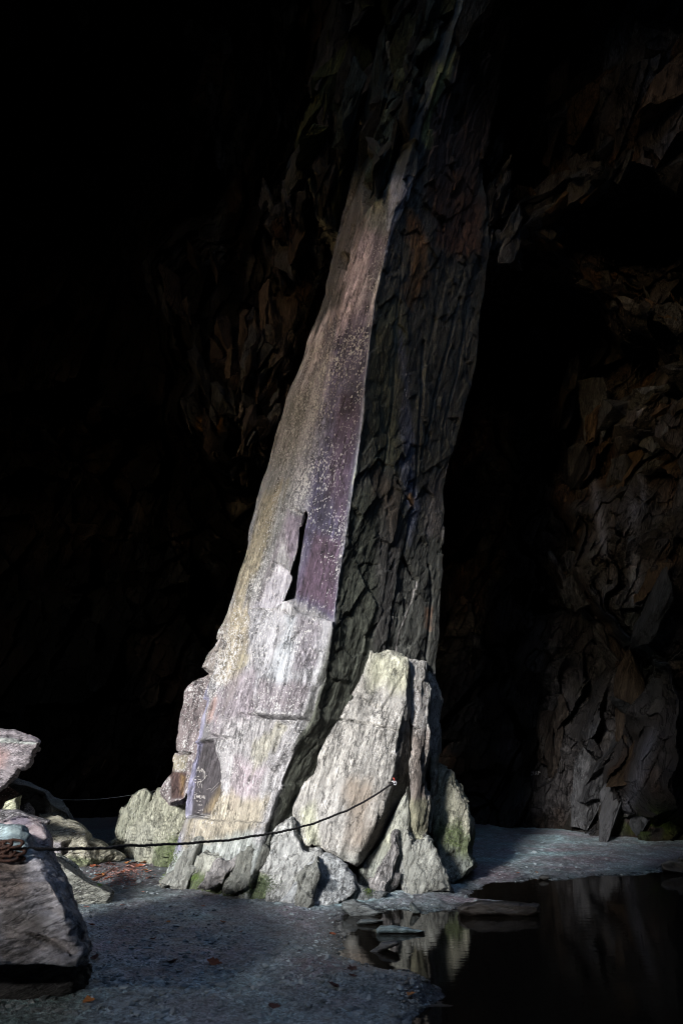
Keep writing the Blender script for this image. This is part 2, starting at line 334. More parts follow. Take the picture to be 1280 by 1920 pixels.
band([(1020, 1330), (1060, 1450), (1090, 1530), (1020, 1500)], 26, 26, .38, (.1, .1, 1), 1.3, ((.03, .024, .02), (.034, .03, .026)), -.1)
blocks('roof_rock', SP, M_cave)
def shell(name, o, u, v, nu, nv, amp, hole=None, col=(.05, .046, .045)):
    o, u, v = map(lambda q: np.array(q, float), (o, u, v))
    a, b = np.meshgrid(np.linspace(0, 1, nu), np.linspace(0, 1, nv)); a = a.ravel(); b = b.ravel()
    V = o+a[:, None]*u+b[:, None]*v; n = unit(np.cross(u, v))
    keep = np.ones((nv-1)*(nu-1), bool); Fc = grid_faces(nv, nu)
    if hole:
        cc = V[Fc].mean(1); keep = sdp(cc[:, 0], cc[:, 2] if abs(v[2]) > 10 else cc[:, 1], hole) > 0
    V = V+n*(amp*facet(V*.55, 5, .9, .5)+.3*amp*facet(V*1.7, 6, .9, .5))[:, None]
    c = np.tile(np.array(col+(0,)), (len(V), 1))
    ob = mk(name, V, Fc[keep], M_cave, col=c); s = ob.modifiers.new('thick', 'SOLIDIFY'); s.thickness = .8; s.offset = 1
    return tag(ob, kind='structure')
OPEN = [(-14.3, 5.2), (-14.8, 8), (-13, 9.9), (-10, 10.35), (-7.6, 10.1), (-6.1, 9), (-6.1, 6.5), (-6.6, 4.9), (-9, 4.9)]  # entrance outline; high sill and edges shaped to trim the sun
FILL_HOLE = [(-8.4, -4.6), (-8.8, 1), (-8, 4.8), (0, 5.5), (8, 4.6), (8.6, 0), (8, -4.8), (-1, -5)]  # unseen roof hole, added to let in sky light as fill
shell('cave_entrance', (-24, -6, -1), (48, 0, 0), (0, 0, 17), 180, 64, .5, OPEN)
shell('cave_roof', (-24, -7, 14.6), (48, 0, 0), (0, 34, 3), 110, 80, 1.0, FILL_HOLE)
xs = [p[0] for p in FILL_HOLE]; ys = [p[1] for p in FILL_HOLE]
for o_, u_ in (((-9.4, -5.7, 14.4), (18.8, 0, 0)), ((-9.4, 6.1, 14.4), (18.8, 0, 0)), ((-9.3, -5.8, 14.4), (0, 12, 0)), ((9.3, -5.8, 14.4), (0, 12, 0))): shell('added_shaft', o_, u_, (0, 0, 4.8), 40, 20, .2)  # walls added round the roof hole to keep direct sun out
shell('cave_side', (-23, -7, -1), (0, 36, 0), (0, 0, 20), 80, 44, .8)
shell('cave_side', (22, -7, -1), (0, 36, 0), (0, 0, 20), 80, 44, .8)
shell('cave_back', (-24, 24, -1), (48, 0, 0), (0, 0, 20), 80, 44, .8)

# ------------------------------------------------------------------ ground and water
POOL = [PT(x, y, GY(y))[:2] for x, y in [(648, 1712), (690, 1706), (740, 1708), (800, 1712), (868, 1704), (900, 1712), (985, 1711), (1005, 1700), (945, 1690), (892, 1684), (895, 1668), (930, 1658), (1000, 1650), (1070, 1650), (1140, 1642), (1215, 1640), (1290, 1612), (1500, 1600), (1900, 1640), (2300, 1800), (2300, 2700), (1250, 2700), (900, 2200), (800, 1990), (770, 1905), (800, 1868), (768, 1842), (735, 1834), (700, 1822), (668, 1800), (645, 1788), (655, 1762), (640, 1740)]]
def ground_h(x, y):
    P2 = np.stack([x, y, x*0], 1)
    h = .035+.035*fbm(P2*.8, 3, 81)+.026*fbm(P2*3.4, 4, 82)+.008*fbm(P2*17, 3, 83)+.014*np.clip(fbm(P2*9, 3, 87), 0, 1)
    sdw = sdp(x+.05*vn(P2*5, 84)+.03*vn(P2*14, 85), y+.09*vn(P2*5, 86)+.05*vn(P2*14, 88), POOL)
    w = sm(sdw, -.35, .12); h = h*sm(sdw, -.02, .5)+.012*(sdw > 0)+.012*vn(P2*22, 89)*sm(sdw, -.1, .1)*.6
    h = h-.16*(1-w)-(.02*(sdw < 0))
    h = h+.22*np.exp(-((x+3.1)/1.4)**2-((y-11.2)/2.2)**2)*0
    h = h+.05*np.exp(-((x-.25)/.35)**2-((y-4.55)/.35)**2)+.10*np.exp(-((x-.55)/.22)**2-((y-4.35)/.3)**2)*(sdw > -.2)
    return h
def ground_mat():
    m, t, N, L, b = nt('wet_slate_gravel'); tc = N.new('ShaderNodeTexCoord'); ob = tc.outputs['Object']
    def noise(s, d=6, r=.6):
        n = N.new('ShaderNodeTexNoise'); n.inputs['Scale'].default_value = s; n.inputs['Detail'].default_value = d; n.inputs['Roughness'].default_value = r; L.new(ob, n.inputs['Vector']); return n.outputs['Fac']
    big = noise(.9, 5, .6); fine = noise(55, 6, .75); mid = noise(11, 6, .7)
    r = N.new('ShaderNodeValToRGB'); e = r.color_ramp.elements; e[0].position = .38; e[0].color = (.215, .20, .225, 1); e[1].position = .62; e[1].color = (.23, .33, .35, 1); L.new(big, r.inputs[0])
    vo = N.new('ShaderNodeTexVoronoi'); vo.inputs['Scale'].default_value = 70; L.new(ob, vo.inputs['Vector'])
    sp = N.new('ShaderNodeSeparateColor'); L.new(vo.outputs['Color'], sp.inputs[0])
    mr = N.new('ShaderNodeMapRange'); mr.inputs[1].default_value = 0; mr.inputs[2].default_value = 1; mr.inputs[3].default_value = .45; mr.inputs[4].default_value = 1.6; L.new(sp.outputs[0], mr.inputs[0])
    m2 = N.new('ShaderNodeMapRange'); m2.inputs[1].default_value = .35; m2.inputs[2].default_value = .68; m2.inputs[3].default_value = .5; m2.inputs[4].default_value = 1.6; L.new(mid, m2.inputs[0])
    mu = N.new('ShaderNodeMath'); mu.operation = 'MULTIPLY'; L.new(mr.outputs[0], mu.inputs[0]); L.new(m2.outputs[0], mu.inputs[1])
    vm = N.new('ShaderNodeVectorMath'); vm.operation = 'SCALE'; L.new(r.outputs[0], vm.inputs[0]); L.new(mu.outputs[0], vm.inputs['Scale'])
    # sparse pale chips
    at = N.new('ShaderNodeAttribute'); at.attribute_name = 'Col'; vq = N.new('ShaderNodeVectorMath'); vq.operation = 'MULTIPLY'; L.new(vm.outputs[0], vq.inputs[0]); L.new(at.outputs['Color'], vq.inputs[1]); vm = vq
    gt = N.new('ShaderNodeMath'); gt.operation = 'GREATER_THAN'; gt.inputs[1].default_value = .972; L.new(sp.outputs[1], gt.inputs[0])
    mx = N.new('ShaderNodeMix'); mx.data_type = 'RGBA'; L.new(gt.outputs[0], mx.inputs[0]); L.new(vm.outputs[0], mx.inputs[6]); mx.inputs[7].default_value = (.22, .27, .28, 1)
    L.new(mx.outputs[2], b.inputs['Base Color'])
    rr = N.new('ShaderNodeMapRange'); rr.inputs[1].default_value = .35; rr.inputs[2].default_value = .65; rr.inputs[3].default_value = .5; rr.inputs[4].default_value = .85; L.new(mid, rr.inputs[0]); rm = N.new('ShaderNodeMath'); rm.operation = 'MULTIPLY'; L.new(rr.outputs[0], rm.inputs[0]); L.new(at.outputs['Alpha'], rm.inputs[1]); L.new(rm.outputs[0], b.inputs['Roughness'])
    ad = N.new('ShaderNodeMath'); ad.operation = 'MULTIPLY_ADD'; ad.inputs[1].default_value = .6; L.new(vo.outputs['Distance'], ad.inputs[0]); L.new(fine, ad.inputs[2])
    bp = N.new('ShaderNodeBump'); bp.inputs['Strength'].default_value = .7; bp.inputs['Distance'].default_value = .012; L.new(ad.outputs[0], bp.inputs['Height']); L.new(bp.outputs[0], b.inputs['Normal'])
    return m
M_ground = ground_mat()
def axis(a, f0, f1, b, s, S):
    return np.concatenate([np.arange(a, f0, S), np.arange(f0, f1, s), np.arange(f1, b+S, S)])
gxx = axis(-60, -6, 9, 60, .026, .8); gyy = axis(-60, 3.2, 13, 60, .026, .8)
X, Yy = np.meshgrid(gxx, gyy); X = X.ravel(); Yy = Yy.ravel(); H = ground_h(X, Yy)
G3 = np.stack([X, Yy, X*0], 1); gq = fbm(G3*.9, 4, 120); gq2 = fbm(G3*5, 4, 130); sdw = sdp(X, Yy, POOL)
gc = np.ones((len(X), 3))*(1+.45*gq2+.25*gq)[:, None]
gc = mixc(gc, (.62, .50, .50), sm(gq+.3*gq2, .0, .35)*.75)
gpx_, gpy_ = 640+F*X/np.maximum(Yy, .5), HOR+F*EYE/np.maximum(Yy, .5)
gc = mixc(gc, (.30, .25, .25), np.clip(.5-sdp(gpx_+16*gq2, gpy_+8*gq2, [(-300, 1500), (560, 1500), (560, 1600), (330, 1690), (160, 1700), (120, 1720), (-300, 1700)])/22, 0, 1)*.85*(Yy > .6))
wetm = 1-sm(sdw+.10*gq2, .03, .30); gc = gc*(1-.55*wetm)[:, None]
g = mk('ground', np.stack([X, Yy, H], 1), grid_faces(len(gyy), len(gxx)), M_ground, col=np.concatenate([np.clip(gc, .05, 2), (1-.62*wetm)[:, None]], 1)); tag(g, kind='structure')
def water_mat():
    m, t, N, L, b = nt('still_water'); tc = N.new('ShaderNodeTexCoord')
    b.inputs['Base Color'].default_value = (.010, .008, .006, 1); b.inputs['Roughness'].default_value = .02; b.inputs['IOR'].default_value = 1.33
    b.inputs['Transmission Weight'].default_value = .0
    n = N.new('ShaderNodeTexNoise'); n.inputs['Scale'].default_value = 5; n.inputs['Detail'].default_value = 3; mp = N.new('ShaderNodeMapping'); mp.inputs['Scale'].default_value = (.8, 3.5, 1); mp.inputs['Rotation'].default_value = (0, 0, R(-12))
    L.new(tc.outputs['Object'], mp.inputs[0]); L.new(mp.outputs[0], n.inputs['Vector'])
    bp = N.new('ShaderNodeBump'); bp.inputs['Strength'].default_value = .10; bp.inputs['Distance'].default_value = .01; L.new(n.outputs['Fac'], bp.inputs['Height']); L.new(bp.outputs[0], b.inputs['Normal'])
    return m
wx = np.linspace(-1, 14, 60); wy = np.linspace(-1, 14, 60); WX, WY = np.meshgrid(wx, wy)
wt = mk('water', np.stack([WX.ravel(), WY.ravel(), WX.ravel()*0], 1), grid_faces(60, 60), water_mat()); tag(wt, kind='structure')

# ------------------------------------------------------------------ colours of the slate (stains of the stone, and shade painted dark in places)
def paint(P, px, py, base, strokes, k=0, speck=.25):
    n1 = fbm(along(P, CL, .2)*3, 4, 200+k); n2 = fbm(P*2.5, 4, 210+k); n3 = fbm(along(P, CL, .1)*9, 4, 220+k)
    c = np.tile(np.array(base, float), (len(P), 1)); a = np.full(len(P), speck)
    c *= (1+.32*n1+.16*n3)[:, None]
    for s in strokes:
        poly, fe, col, stg = s[:4]; sp = s[4] if len(s) > 4 else None; br = s[5] if len(s) > 5 else 10
        x0 = min(q[0] for q in poly)-fe*2-br*2; x1 = max(q[0] for q in poly)+fe*2+br*2; y0 = min(q[1] for q in poly)-fe*2-br*2; y1 = max(q[1] for q in poly)+fe*2+br*2
        ii = np.nonzero((px > x0) & (px < x1) & (py > y0) & (py < y1))[0]
        if not len(ii): continue
        d = sdp(px[ii], py[ii], poly)+br*(n2[ii]+n3[ii])
        m = np.clip(.5-d/fe, 0, 1)*stg
        c[ii] = mixc(c[ii], col, m)*(1+.12*n3[ii])[:, None]
        if sp is not None: a[ii] = a[ii]*(1-m)+sp*m
    a = a*np.clip(1+.9*n2+.5*n1, .05, 2)
    return np.concatenate([np.clip(c, .004, .8), np.clip(a, 0, 1)[:, None]], 1)
GREY = (.20, .185, .18)
COLM = [  # column: lit face, then dark face

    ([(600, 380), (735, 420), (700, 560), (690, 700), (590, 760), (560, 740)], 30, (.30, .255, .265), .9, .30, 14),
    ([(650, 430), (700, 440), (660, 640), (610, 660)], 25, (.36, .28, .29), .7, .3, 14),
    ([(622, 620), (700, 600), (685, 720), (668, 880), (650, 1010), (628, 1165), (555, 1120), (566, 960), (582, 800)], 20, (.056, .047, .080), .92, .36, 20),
    ([(640, 600), (690, 560), (700, 460), (715, 420), (690, 600), (680, 700), (640, 720)], 24, (.14, .11, .15), .7, .4, 20),
    ([(606, 690), (640, 640), (700, 570), (690, 720), (640, 900), (585, 880)], 20, (.088, .078, .115), .75, .45, 18),
    ([(600, 620), (630, 600), (600, 800), (580, 900), (572, 860)], 18, (.10, .088, .11), .7, .5, 18),
    ([(640, 740), (672, 760), (655, 900), (640, 1000), (610, 900)], 20, (.115, .072, .10), .6, .4, 12),
    ([(590, 1000), (640, 1010), (628, 1150), (560, 1110)], 20, (.085, .050, .068), .8, .2, 9),
    ([(590, 700), (620, 640), (600, 800), (570, 960), (540, 960), (560, 800)], 22, (.21, .195, .205), .7, .5, 16),
    ([(545, 760), (590, 700), (540, 960), (480, 1120), (450, 1120), (500, 900)], 20, (.19, .18, .165), .8, .30, 16),
    ([(500, 930), (530, 900), (505, 1010), (460, 1130), (440, 1230), (425, 1240), (440, 1100)], 16, (.25, .205, .135), .85, .3, 16),
    ([(480, 1130), (505, 1060), (530, 1010), (540, 960), (558, 970), (545, 1060), (528, 1000)], 14, (.19, .15, .175), .9, .2, 8),
    ([(472, 1142), (512, 1050), (530, 1062), (548, 1080), (522, 1140)], 5, (.34, .31, .32), .95, .25, 4),
    ([(415, 1190), (440, 1130), (470, 1150), (460, 1230), (430, 1290), (402, 1280)], 16, (.25, .205, .14), .8, .5, 14),
    ([(455, 1225), (475, 1230), (440, 1310), (420, 1340)], 10, (.31, .265, .18), .7, .2, 8),
    ([(472, 1145), (622, 1168), (612, 1262), (575, 1345), (495, 1342), (478, 1240)], 8, (.25, .235, .235), .9, .35, 8),
    ([(545, 1160), (560, 1165), (540, 1300), (515, 1330), (520, 1250)], 12, (.33, .33, .33), .8, .3, 12),
    ([(565, 1160), (605, 1170), (595, 1250), (560, 1260)], 12, (.17, .145, .155), .7, .3, 8),
    ([(500, 1280), (590, 1290), (575, 1345), (490, 1342)], 14, (.17, .14, .145), .8, .3, 9),
    ([(400, 1300), (480, 1250), (495, 1335), (440, 1380), (395, 1380)], 18, (.20, .165, .175), .8, .3, 10),
    ([(398, 1300), (410, 1310), (402, 1350), (388, 1350)], 12, (.34, .21, .17), .6, .1, 12),
    ([(420, 1350), (560, 1352), (548, 1415), (505, 1540), (430, 1545), (415, 1450)], 20, (.30, .275, .265), .85, .3, 12),
    ([(440, 1420), (505, 1440), (480, 1500), (430, 1510)], 22, (.32, .25, .26), .7, .2, 12),
    ([(520, 1350), (540, 1360), (500, 1420), (470, 1470), (480, 1400)], 8, (.33, .30, .22), .6, .15, 10),
    ([(400, 1480), (505, 1500), (500, 1550), (440, 1590), (345, 1610), (360, 1540)], 20, (.34, .285, .20), .75, .15, 18),
    ([(352, 1395), (396, 1385), (411, 1440), (411, 1490), (392, 1530), (348, 1528)], 4, (.045, .038, .040), .97, .0, 3),
    ([(385, 1500), (408, 1470), (400, 1525), (370, 1525)], 12, (.26, .19, .10), .6, .1, 8),
    ([(390, 1285), (396, 1290), (362, 1420), (348, 1530), (350, 1600), (336, 1610), (340, 1480), (368, 1360)], 5, (.22, .205, .28), .8, .1, 2),
    ([(300, 1610), (480, 1560), (500, 1600), (500, 1700), (280, 1700)], 16, (.30, .305, .275), .9, .05, 10),
    ([(690, 330), (760, 290), (740, 440), (690, 420)], 20, (.19, .20, .18), .8, .1, 12),
    ([(690, 230), (790, 230), (770, 310), (690, 400), (680, 300)], 20, (.09, .135, .13), .7, .1, 18),
    ([(745, 320), (768, 295), (752, 380), (735, 430), (725, 430)], 6, (.40, .40, .46), .9, .1, 4),
    ([(737, 420), (741, 420), (706, 560), (690, 700), (683, 800), (672, 880), (655, 960), (634, 1120), (628, 1165), (624, 1165), (650, 960), (674, 800), (683, 700), (699, 560)], 4, (.34, .33, .38), .85, .2, 6),
    ([(672, 850), (681, 852), (669, 908), (658, 906)], 2, (.50, .50, .42), .95, .0, 1),
    ([(588, 620), (628, 570), (652, 486), (682, 412), (698, 350), (720, 300), (600, 300), (570, 430), (560, 620)], 10, (.060, .057, .055), .92, .12, 10),  # dim upper left strip: shade painted into the colour
    ([(560, 330), (690, 350), (735, 345), (810, 335), (960, 200), (1050, -300), (600, -300)], 46, (.024, .028, .027), .96, .03, 14),  # pillar top painted near-black where the light fades under the roof
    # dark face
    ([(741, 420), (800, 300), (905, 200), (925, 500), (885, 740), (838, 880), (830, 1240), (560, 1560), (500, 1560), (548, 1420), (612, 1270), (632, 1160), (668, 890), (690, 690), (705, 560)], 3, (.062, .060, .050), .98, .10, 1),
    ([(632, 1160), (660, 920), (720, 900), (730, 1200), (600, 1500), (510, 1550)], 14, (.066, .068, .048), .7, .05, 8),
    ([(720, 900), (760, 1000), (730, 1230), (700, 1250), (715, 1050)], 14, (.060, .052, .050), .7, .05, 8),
    ([(768, 400), (795, 420), (800, 520), (775, 580), (757, 560), (770, 480)], 16, (.24, .115, .042), .85, .1, 14),
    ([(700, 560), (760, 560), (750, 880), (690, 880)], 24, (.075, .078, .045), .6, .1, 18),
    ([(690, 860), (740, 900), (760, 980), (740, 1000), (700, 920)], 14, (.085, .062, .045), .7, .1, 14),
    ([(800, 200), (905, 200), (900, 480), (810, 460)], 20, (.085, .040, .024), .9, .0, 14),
    ([(752, 620), (768, 700), (775, 900), (790, 960), (770, 1020), (755, 900), (748, 760)], 10, (.12, .125, .17), .75, .25, 9),
    ([(835, 880), (828, 1010), (800, 1000), (800, 900)], 14, (.13, .11, .105), .6, .2, 10),
    ([(768, 925), (778, 930), (776, 950), (768, 950)], 4, (.38, .20, .09), .9, 0, 3),
    ([(798, 1140), (808, 1142), (805, 1180), (796, 1176)], 9, (.20, .10, .055), .7, 0, 9),
    ([(782, 1088), (784, 1090), (776, 1130), (754, 1180), (747, 1226), (745, 1226), (752, 1180), (774, 1128)], 1.2, (.50, .44, .40), .95, 0, 1.0),
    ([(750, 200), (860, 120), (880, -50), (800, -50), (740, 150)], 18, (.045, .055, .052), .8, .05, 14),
    ([(812, 330), (930, 330), (1120, -320), (900, -320), (870, 80), (815, 200)], 26, (.030, .020, .017), .93, 0, 16),  # top of this face darkened too, shade put into the colour
    ([(820, 130), (850, 100), (830, 170), (800, 280), (790, 260)], 8, (.16, .17, .06), .7, .05, 10),
]
# ------------------------------------------------------------------ the pillar
PB = Vector((-.2, 8.3, 0))
pillar = thing('rock_pillar', PB, 'tall leaning slate pillar with a pale lit face, standing between the cave floor and roof', 'rock pillar')
LV = [  # row: left silhouette, ridge in the lit face, edge, fold in the dark face, right silhouette, depth of the edge
    (-260, 760, 860, 960, 1010, 1080, 8.9), (-100, 730, 830, 900, 960, 1010, 8.8), (60, 700, 790, 850, 900, 965, 8.6), (200, 672, 752, 800, 850, 925, 8.45), (290, 668, 728, 766, 835, 905, 8.3), (400, 638, 690, 738, 800, 912, 8.2),
    (480, 622, 664, 722, 785, 912, 8.1), (560, 604, 640, 703, 772, 908, 8.0), (720, 546, 606, 684, 765, 885, 7.85), (800, 521, 590, 679, 766, 862, 7.78), (880, 499, 580, 668, 768, 836, 7.7), (960, 480, 568, 657, 772, 830, 7.62), (1040, 458, 557, 643, 757, 826, 7.55),
    (1120, 436, 548, 632, 745, 822, 7.48), (1190, 414, 540, 624, 735, 820, 7.42), (1263, 398, 520, 613, 715, 818, 7.36), (1349, 372, 500, 590, 690, 815, 7.30), (1400, 360, 490, 558, 680, 812, 7.27), (1458, 350, 470, 532, 660, 808, 7.24), (1544, 342, 450, 505, 640, 806, 7.2), (1620, 322, 430, 485, 620, 806, 7.15), (1700, 285, 400, 465, 600, 806, 7.05), (1790, 250, 380, 450, 600, 806, 6.95)]
LV = np.array(LV, float)
rows = np.arange(-260, 1791, 1.9); lv = [np.interp(rows, LV[:, 0], LV[:, k]) for k in range(1, 7)]
L_, K_, E_, M_, R_, YE = lv
wv = np.stack([rows/23, rows*0, rows*0], 1)
E_ = E_+1.4*vn(wv*.4, 1)+.5*vn(wv*3, 2); R_ = R_+4*vn(wv*.35, 3)+1.2*vn(wv*1.2, 4); L_ = L_+3*vn(wv*.4, 5)+1.2*vn(wv*1.3, 6)
lo = sm(rows, 1250, 1650)
YL = YE+1.15-.1*lo; YK = YE+.33; tm, tr_ = 1.10, 1.02
YM = YE*(1-tm*(lv[2]-640)/F)/(1-tm*(M_-640)/F); YR = YM*(1-tr_*(M_-640)/F)/(1-tr_*(lv[4]-640)/F)
seg = [(L_, YL, K_, YK, 105), (K_, YK, E_, YE, 75), (E_, YE, M_, YM, 100), (M_, YM, R_, YR, 95), (R_, YR, R_-30, YR+1.2, 26), (R_-30, YR+1.2, L_+60, YL+1.6, 14), (L_+60, YL+1.6, L_, YL, 26)]
cols = []; kind = []
for si, (xa, ya, xb, yb, n) in enumerate(seg):
    for j in range(n):
        t = j/n; cols.append(PT(0, 0, 1)[None]*0+np.stack([(xa+(xb-xa)*t-640)/F*(ya+(yb-ya)*t), ya+(yb-ya)*t, EYE+(HOR-rows)/F*(ya+(yb-ya)*t)], 1)); kind.append(si+t)
nc = len(cols); V = np.stack(cols, 1).reshape(-1, 3); nr = len(rows)
i = np.arange(nr-1)[:, None]*nc+np.arange(nc)[None, :]; j = np.arange(nr-1)[:, None]*nc+(np.arange(nc)+1)[None, :] % nc
Fc = np.stack([i.ravel(), j.ravel(), j.ravel()+nc, i.ravel()+nc], 1)[:, ::-1]
N_ = normals(V, Fc); 
cen = V.reshape(nr, nc, 3).mean(1, keepdims=True); out = (V.reshape(nr, nc, 3)-cen).reshape(-1, 3)
if (N_*out).sum() < 0: Fc = Fc[:, ::-1]; N_ = -N_
N_ = smooth_n(N_, Fc, 6)
px, py = to_px(V); kd = np.tile(np.array(kind), nr); lit = (kd < 2); dark = (kd >= 2) & (kd < 4)
A = along(V, CL, .14); d = .035*fbm(A*1.4, 3, 301)+.014*fbm(along(V, CL, .08)*9, 4, 302)
d += np.where(dark, .022*facet(along(V, CL, .2)*1.6, 303, .6, .5)+.010*facet(along(V, (.7, .1, 1), .3)*6, 304, .8, .5)+.007*fbm(along(V, (.75, .2, .8), .3)*24, 3, 305)+.020*facet(along(V, (.2, .3, 1), .8)*3.4, 313, 1.1, .5), 0)
lowf = sm(py, 1130, 1200)
d += np.where(lit, lowf*(.07*facet(along(V, CL, .22)*1.7, 306, 1.0, .5)+.03*facet(along(V, CL, .22)*5, 307, .9, .5)+.012*ridged(along(V, CL, .12)*9, 3, 309)) + (1-lowf)*(.022*facet(along(V, CL, .14)*2.0, 308, .7, .5)+.009*facet(along(V, CL, .12)*7, 310, .8, .5)), 0)
d += np.where(kd < 4, sm(-py, -480, -330)*(.06*facet(along(V, CL, .3)*1.6, 311, 1., .5)+.06*facet(along(V, CL, .3)*5, 312, .9, .5)), 0)
nich = np.clip(.5-sdp(px, py, [(346, 1390), (400, 1380), (415, 1440), (414, 1492), (394, 1536), (342, 1534)])/8, 0, 1)*lit; d = d*(1-.8*nich)
wpx = px+2.2*vn(V*9, 320)+1.2*vn(V*26, 321); wpy = py+2.2*vn(V*9, 322)
def raise_(poly, amt, fe=3.0, sel=None):
    global d
    m = np.clip(.5-sdp(wpx, wpy, poly)/fe, 0, 1); d = d+amt*m*(1 if sel is None else sel)
def groove(line, w, dp, sel=1):
    global d
    d = d-dp*np.clip(1.5-sdl(px, py, line)/w, 0, 1)*sel
raise_([(473, 1142), (521, 1138), (548, 1126), (563, 1150), (628, 1166), (613, 1262), (596, 1284), (578, 1349), (490, 1344), (484, 1250)], .075, 3, lit)
raise_([(400, 1268), (484, 1250), (490, 1344), (450, 1340), (440, 1384), (395, 1380), (380, 1330)], .03, 3, lit)
raise_([(571, 960), (559, 984), (557, 1017), (546, 1065), (541, 1090), (520, 1137), (534, 1127), (552, 1119), (560, 1057), (568, 1008), (574, 966)], 0, 2.2, lit)
raise_([(548, 948), (566, 962), (557, 985), (552, 970)], -.05, 3, lit)
raise_([(472, 1142), (512, 1050), (530, 1062), (546, 1080), (522, 1140)], -.035, 2.5, lit)
raise_([(352, 1395), (398, 1386), (412, 1440), (412, 1490), (392, 1532), (346, 1528)], -.07, 4, lit)
raise_([(355, 1531), (430, 1540), (505, 1545), (480, 1660), (290, 1720), (330, 1620)], .05, 5, lit)
raise_([(524, 1354), (560, 1360), (540, 1400), (505, 1420), (520, 1385)], -.05, 4, lit)
raise_([(545, 1360), (572, 1352), (568, 1392), (520, 1450), (512, 1440), (540, 1395)], .06, 4, lit)
raise_([(690, 350), (708, 330), (700, 380), (686, 400)], -.2, 5, lit)
raise_([(640, 470), (655, 478), (648, 505), (632, 500)], -.08, 3, lit)
raise_([(685, 400), (745, 320), (770, 290), (735, 440), (700, 560), (640, 560), (660, 470)], .0, 6, lit)
groove([(490, 1345), (532, 1347), (576, 1350)], 1.9, .14, lit); groove([(452, 1340), (490, 1345)], 1.3, .03, lit)
groove([(395, 1380), (440, 1385)], 1.6, .06, lit); groove([(353, 1529), (393, 1534)], 1.9, .11, lit)
groove([(471, 1143), (520, 1146)], 1.4, .03, lit); groove([(556, 1160), (548, 1230), (542, 1290)], 1.5, .03, lit)
groove([(540, 1150), (552, 1170)], 2, .05, lit); groove([(505, 1425), (540, 1398)], 2, .05, lit)
groove([(745, 905), (760, 925), (778, 952)], 2, .08, dark); groove([(773, 955), (768, 1000), (757, 1040), (735, 1170), (726, 1235)], 2, .09, dark); groove([(757, 1040), (770, 1060), (783, 1086)], 2, .08, dark)
groove([(795, 640), (785, 800), (778, 930)], 2.2, .07, dark); groove([(860, 560), (820, 720), (790, 860)], 2.2, .05, dark)
groove([(760, 430), (745, 600), (738, 760), (722, 880)], 1.6, .03, dark); groove([(870, 420), (880, 560), (856, 700), (830, 800)], 1.8, .04, dark)
groove([(805, 1060), (812, 1120), (798, 1240)], 2, .06, dark)
raise_([(757, 1045), (783, 1088), (776, 1130), (750, 1226), (728, 1230), (738, 1160)], -.02, 3, dark)
raise_([(700, 860), (745, 905), (775, 950), (760, 1020), (700, 1000), (690, 900)], .0, 3, dark)
V = V+N_*d[:, None]
slot = np.clip(.5-sdp(px+.8*vn(V*12, 330), py, [(573, 958), (560, 984), (557, 1017), (546, 1065), (541, 1090), (520, 1137), (534, 1127), (552, 1121), (560, 1057), (568, 1008), (576, 966)])/2, 0, 1)*lit
V = V+(V-np.array([0, 0, EYE]))*(slot*.5/V[:, 1])[:, None]
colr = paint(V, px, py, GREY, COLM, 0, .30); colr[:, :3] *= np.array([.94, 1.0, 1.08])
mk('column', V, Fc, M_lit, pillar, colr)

def body(outline, Y0, thick, D=None, inset=.03, vox=.0115, amp=1.0, cl=CL, back=(0, 0), seed=0, wob=3.0, k1=2.2):
    """a block of stone: outline given by picture position at depth Y0, real thickness, relief D, chipped faces"""
    o = []
    for a, b in zip(outline, outline[1:]+outline[:1]):      # split long sides so that they can wander
        n = max(1, int(math.hypot(b[0]-a[0], b[1]-a[1])/14))
        for q in range(n):
            t = q/n; o.append((a[0]+(b[0]-a[0])*t+random.uniform(-wob, wob)*(0 if q == 0 else 1), a[1]+(b[1]-a[1])*t+random.uniform(-wob, wob)*(0 if q == 0 else 1)))
    o = np.array(o); n = len(o); area = .5*np.sum(o[:, 0]*np.roll(o[:, 1], -1)-o[:, 1]*np.roll(o[:, 0], -1)); s = 1 if area > 0 else -1
    t = np.roll(o, -1, 0)-np.roll(o, 1, 0); t /= np.linalg.norm(t, axis=1, keepdims=True)+1e-9; inn = np.stack([-t[:, 1], t[:, 0]], 1)*s
    ip = inset*F/Y0
    rings = [(o+inn*ip, Y0), (o, Y0+inset*1.2), (o+np.array(back)*.5, Y0+thick*.7), (o+inn*ip*1.5+np.array(back), Y0+thick)]
    V = []; faces = []
    for r, (oo, Y) in enumerate(rings):
        for x, y in oo: V.append(PT(x, y, Y))
    for r in range(3):
        for q in range(n): faces.append((r*n+q, r*n+(q+1) % n, (r+1)*n+(q+1) % n, (r+1)*n+q))
    faces.append(tuple(range(n))); faces.append(tuple(range(3*n, 4*n))[::-1])
    V, Fc = remesh(np.array(V), faces, vox); px, py = to_px(V)
    if D is not None:
        dd = D(px, py); V = V+(V-np.array([0, 0, EYE]))*(dd/V[:, 1])[:, None]
    N_ = smooth_n(normals(V, Fc), Fc, 3); S = V+seed*3.7
    d = amp*(.045*facet(along(S, cl, .28)*k1, 401, .9, .5)+.018*facet(along(S, cl, .25)*k1*3.2, 402, .9, .5)+.030*fbm(along(S, cl, .07)*13, 4, 403)+.03*fbm(S*2.5, 3, 404)+.008*facet(along(S, cl, .3)*k1*8, 405, .9, .5))
    d = d+amp*.014*ridged(along(S, cl, .12)*8, 3, 406)
    V = V+N_*d[:, None]; V += N_*(-.015*amp)
    return V, Fc, px, py
def lerp(x, pts):
    return np.interp(x, [p[0] for p in pts], [p[1] for p in pts])
PALE = (.30, .29, .275)
LOWC = [([(200, 1600), (900, 1600), (900, 1720), (200, 1720)], 40, (.28, .295, .28), .7, .05, 18)]
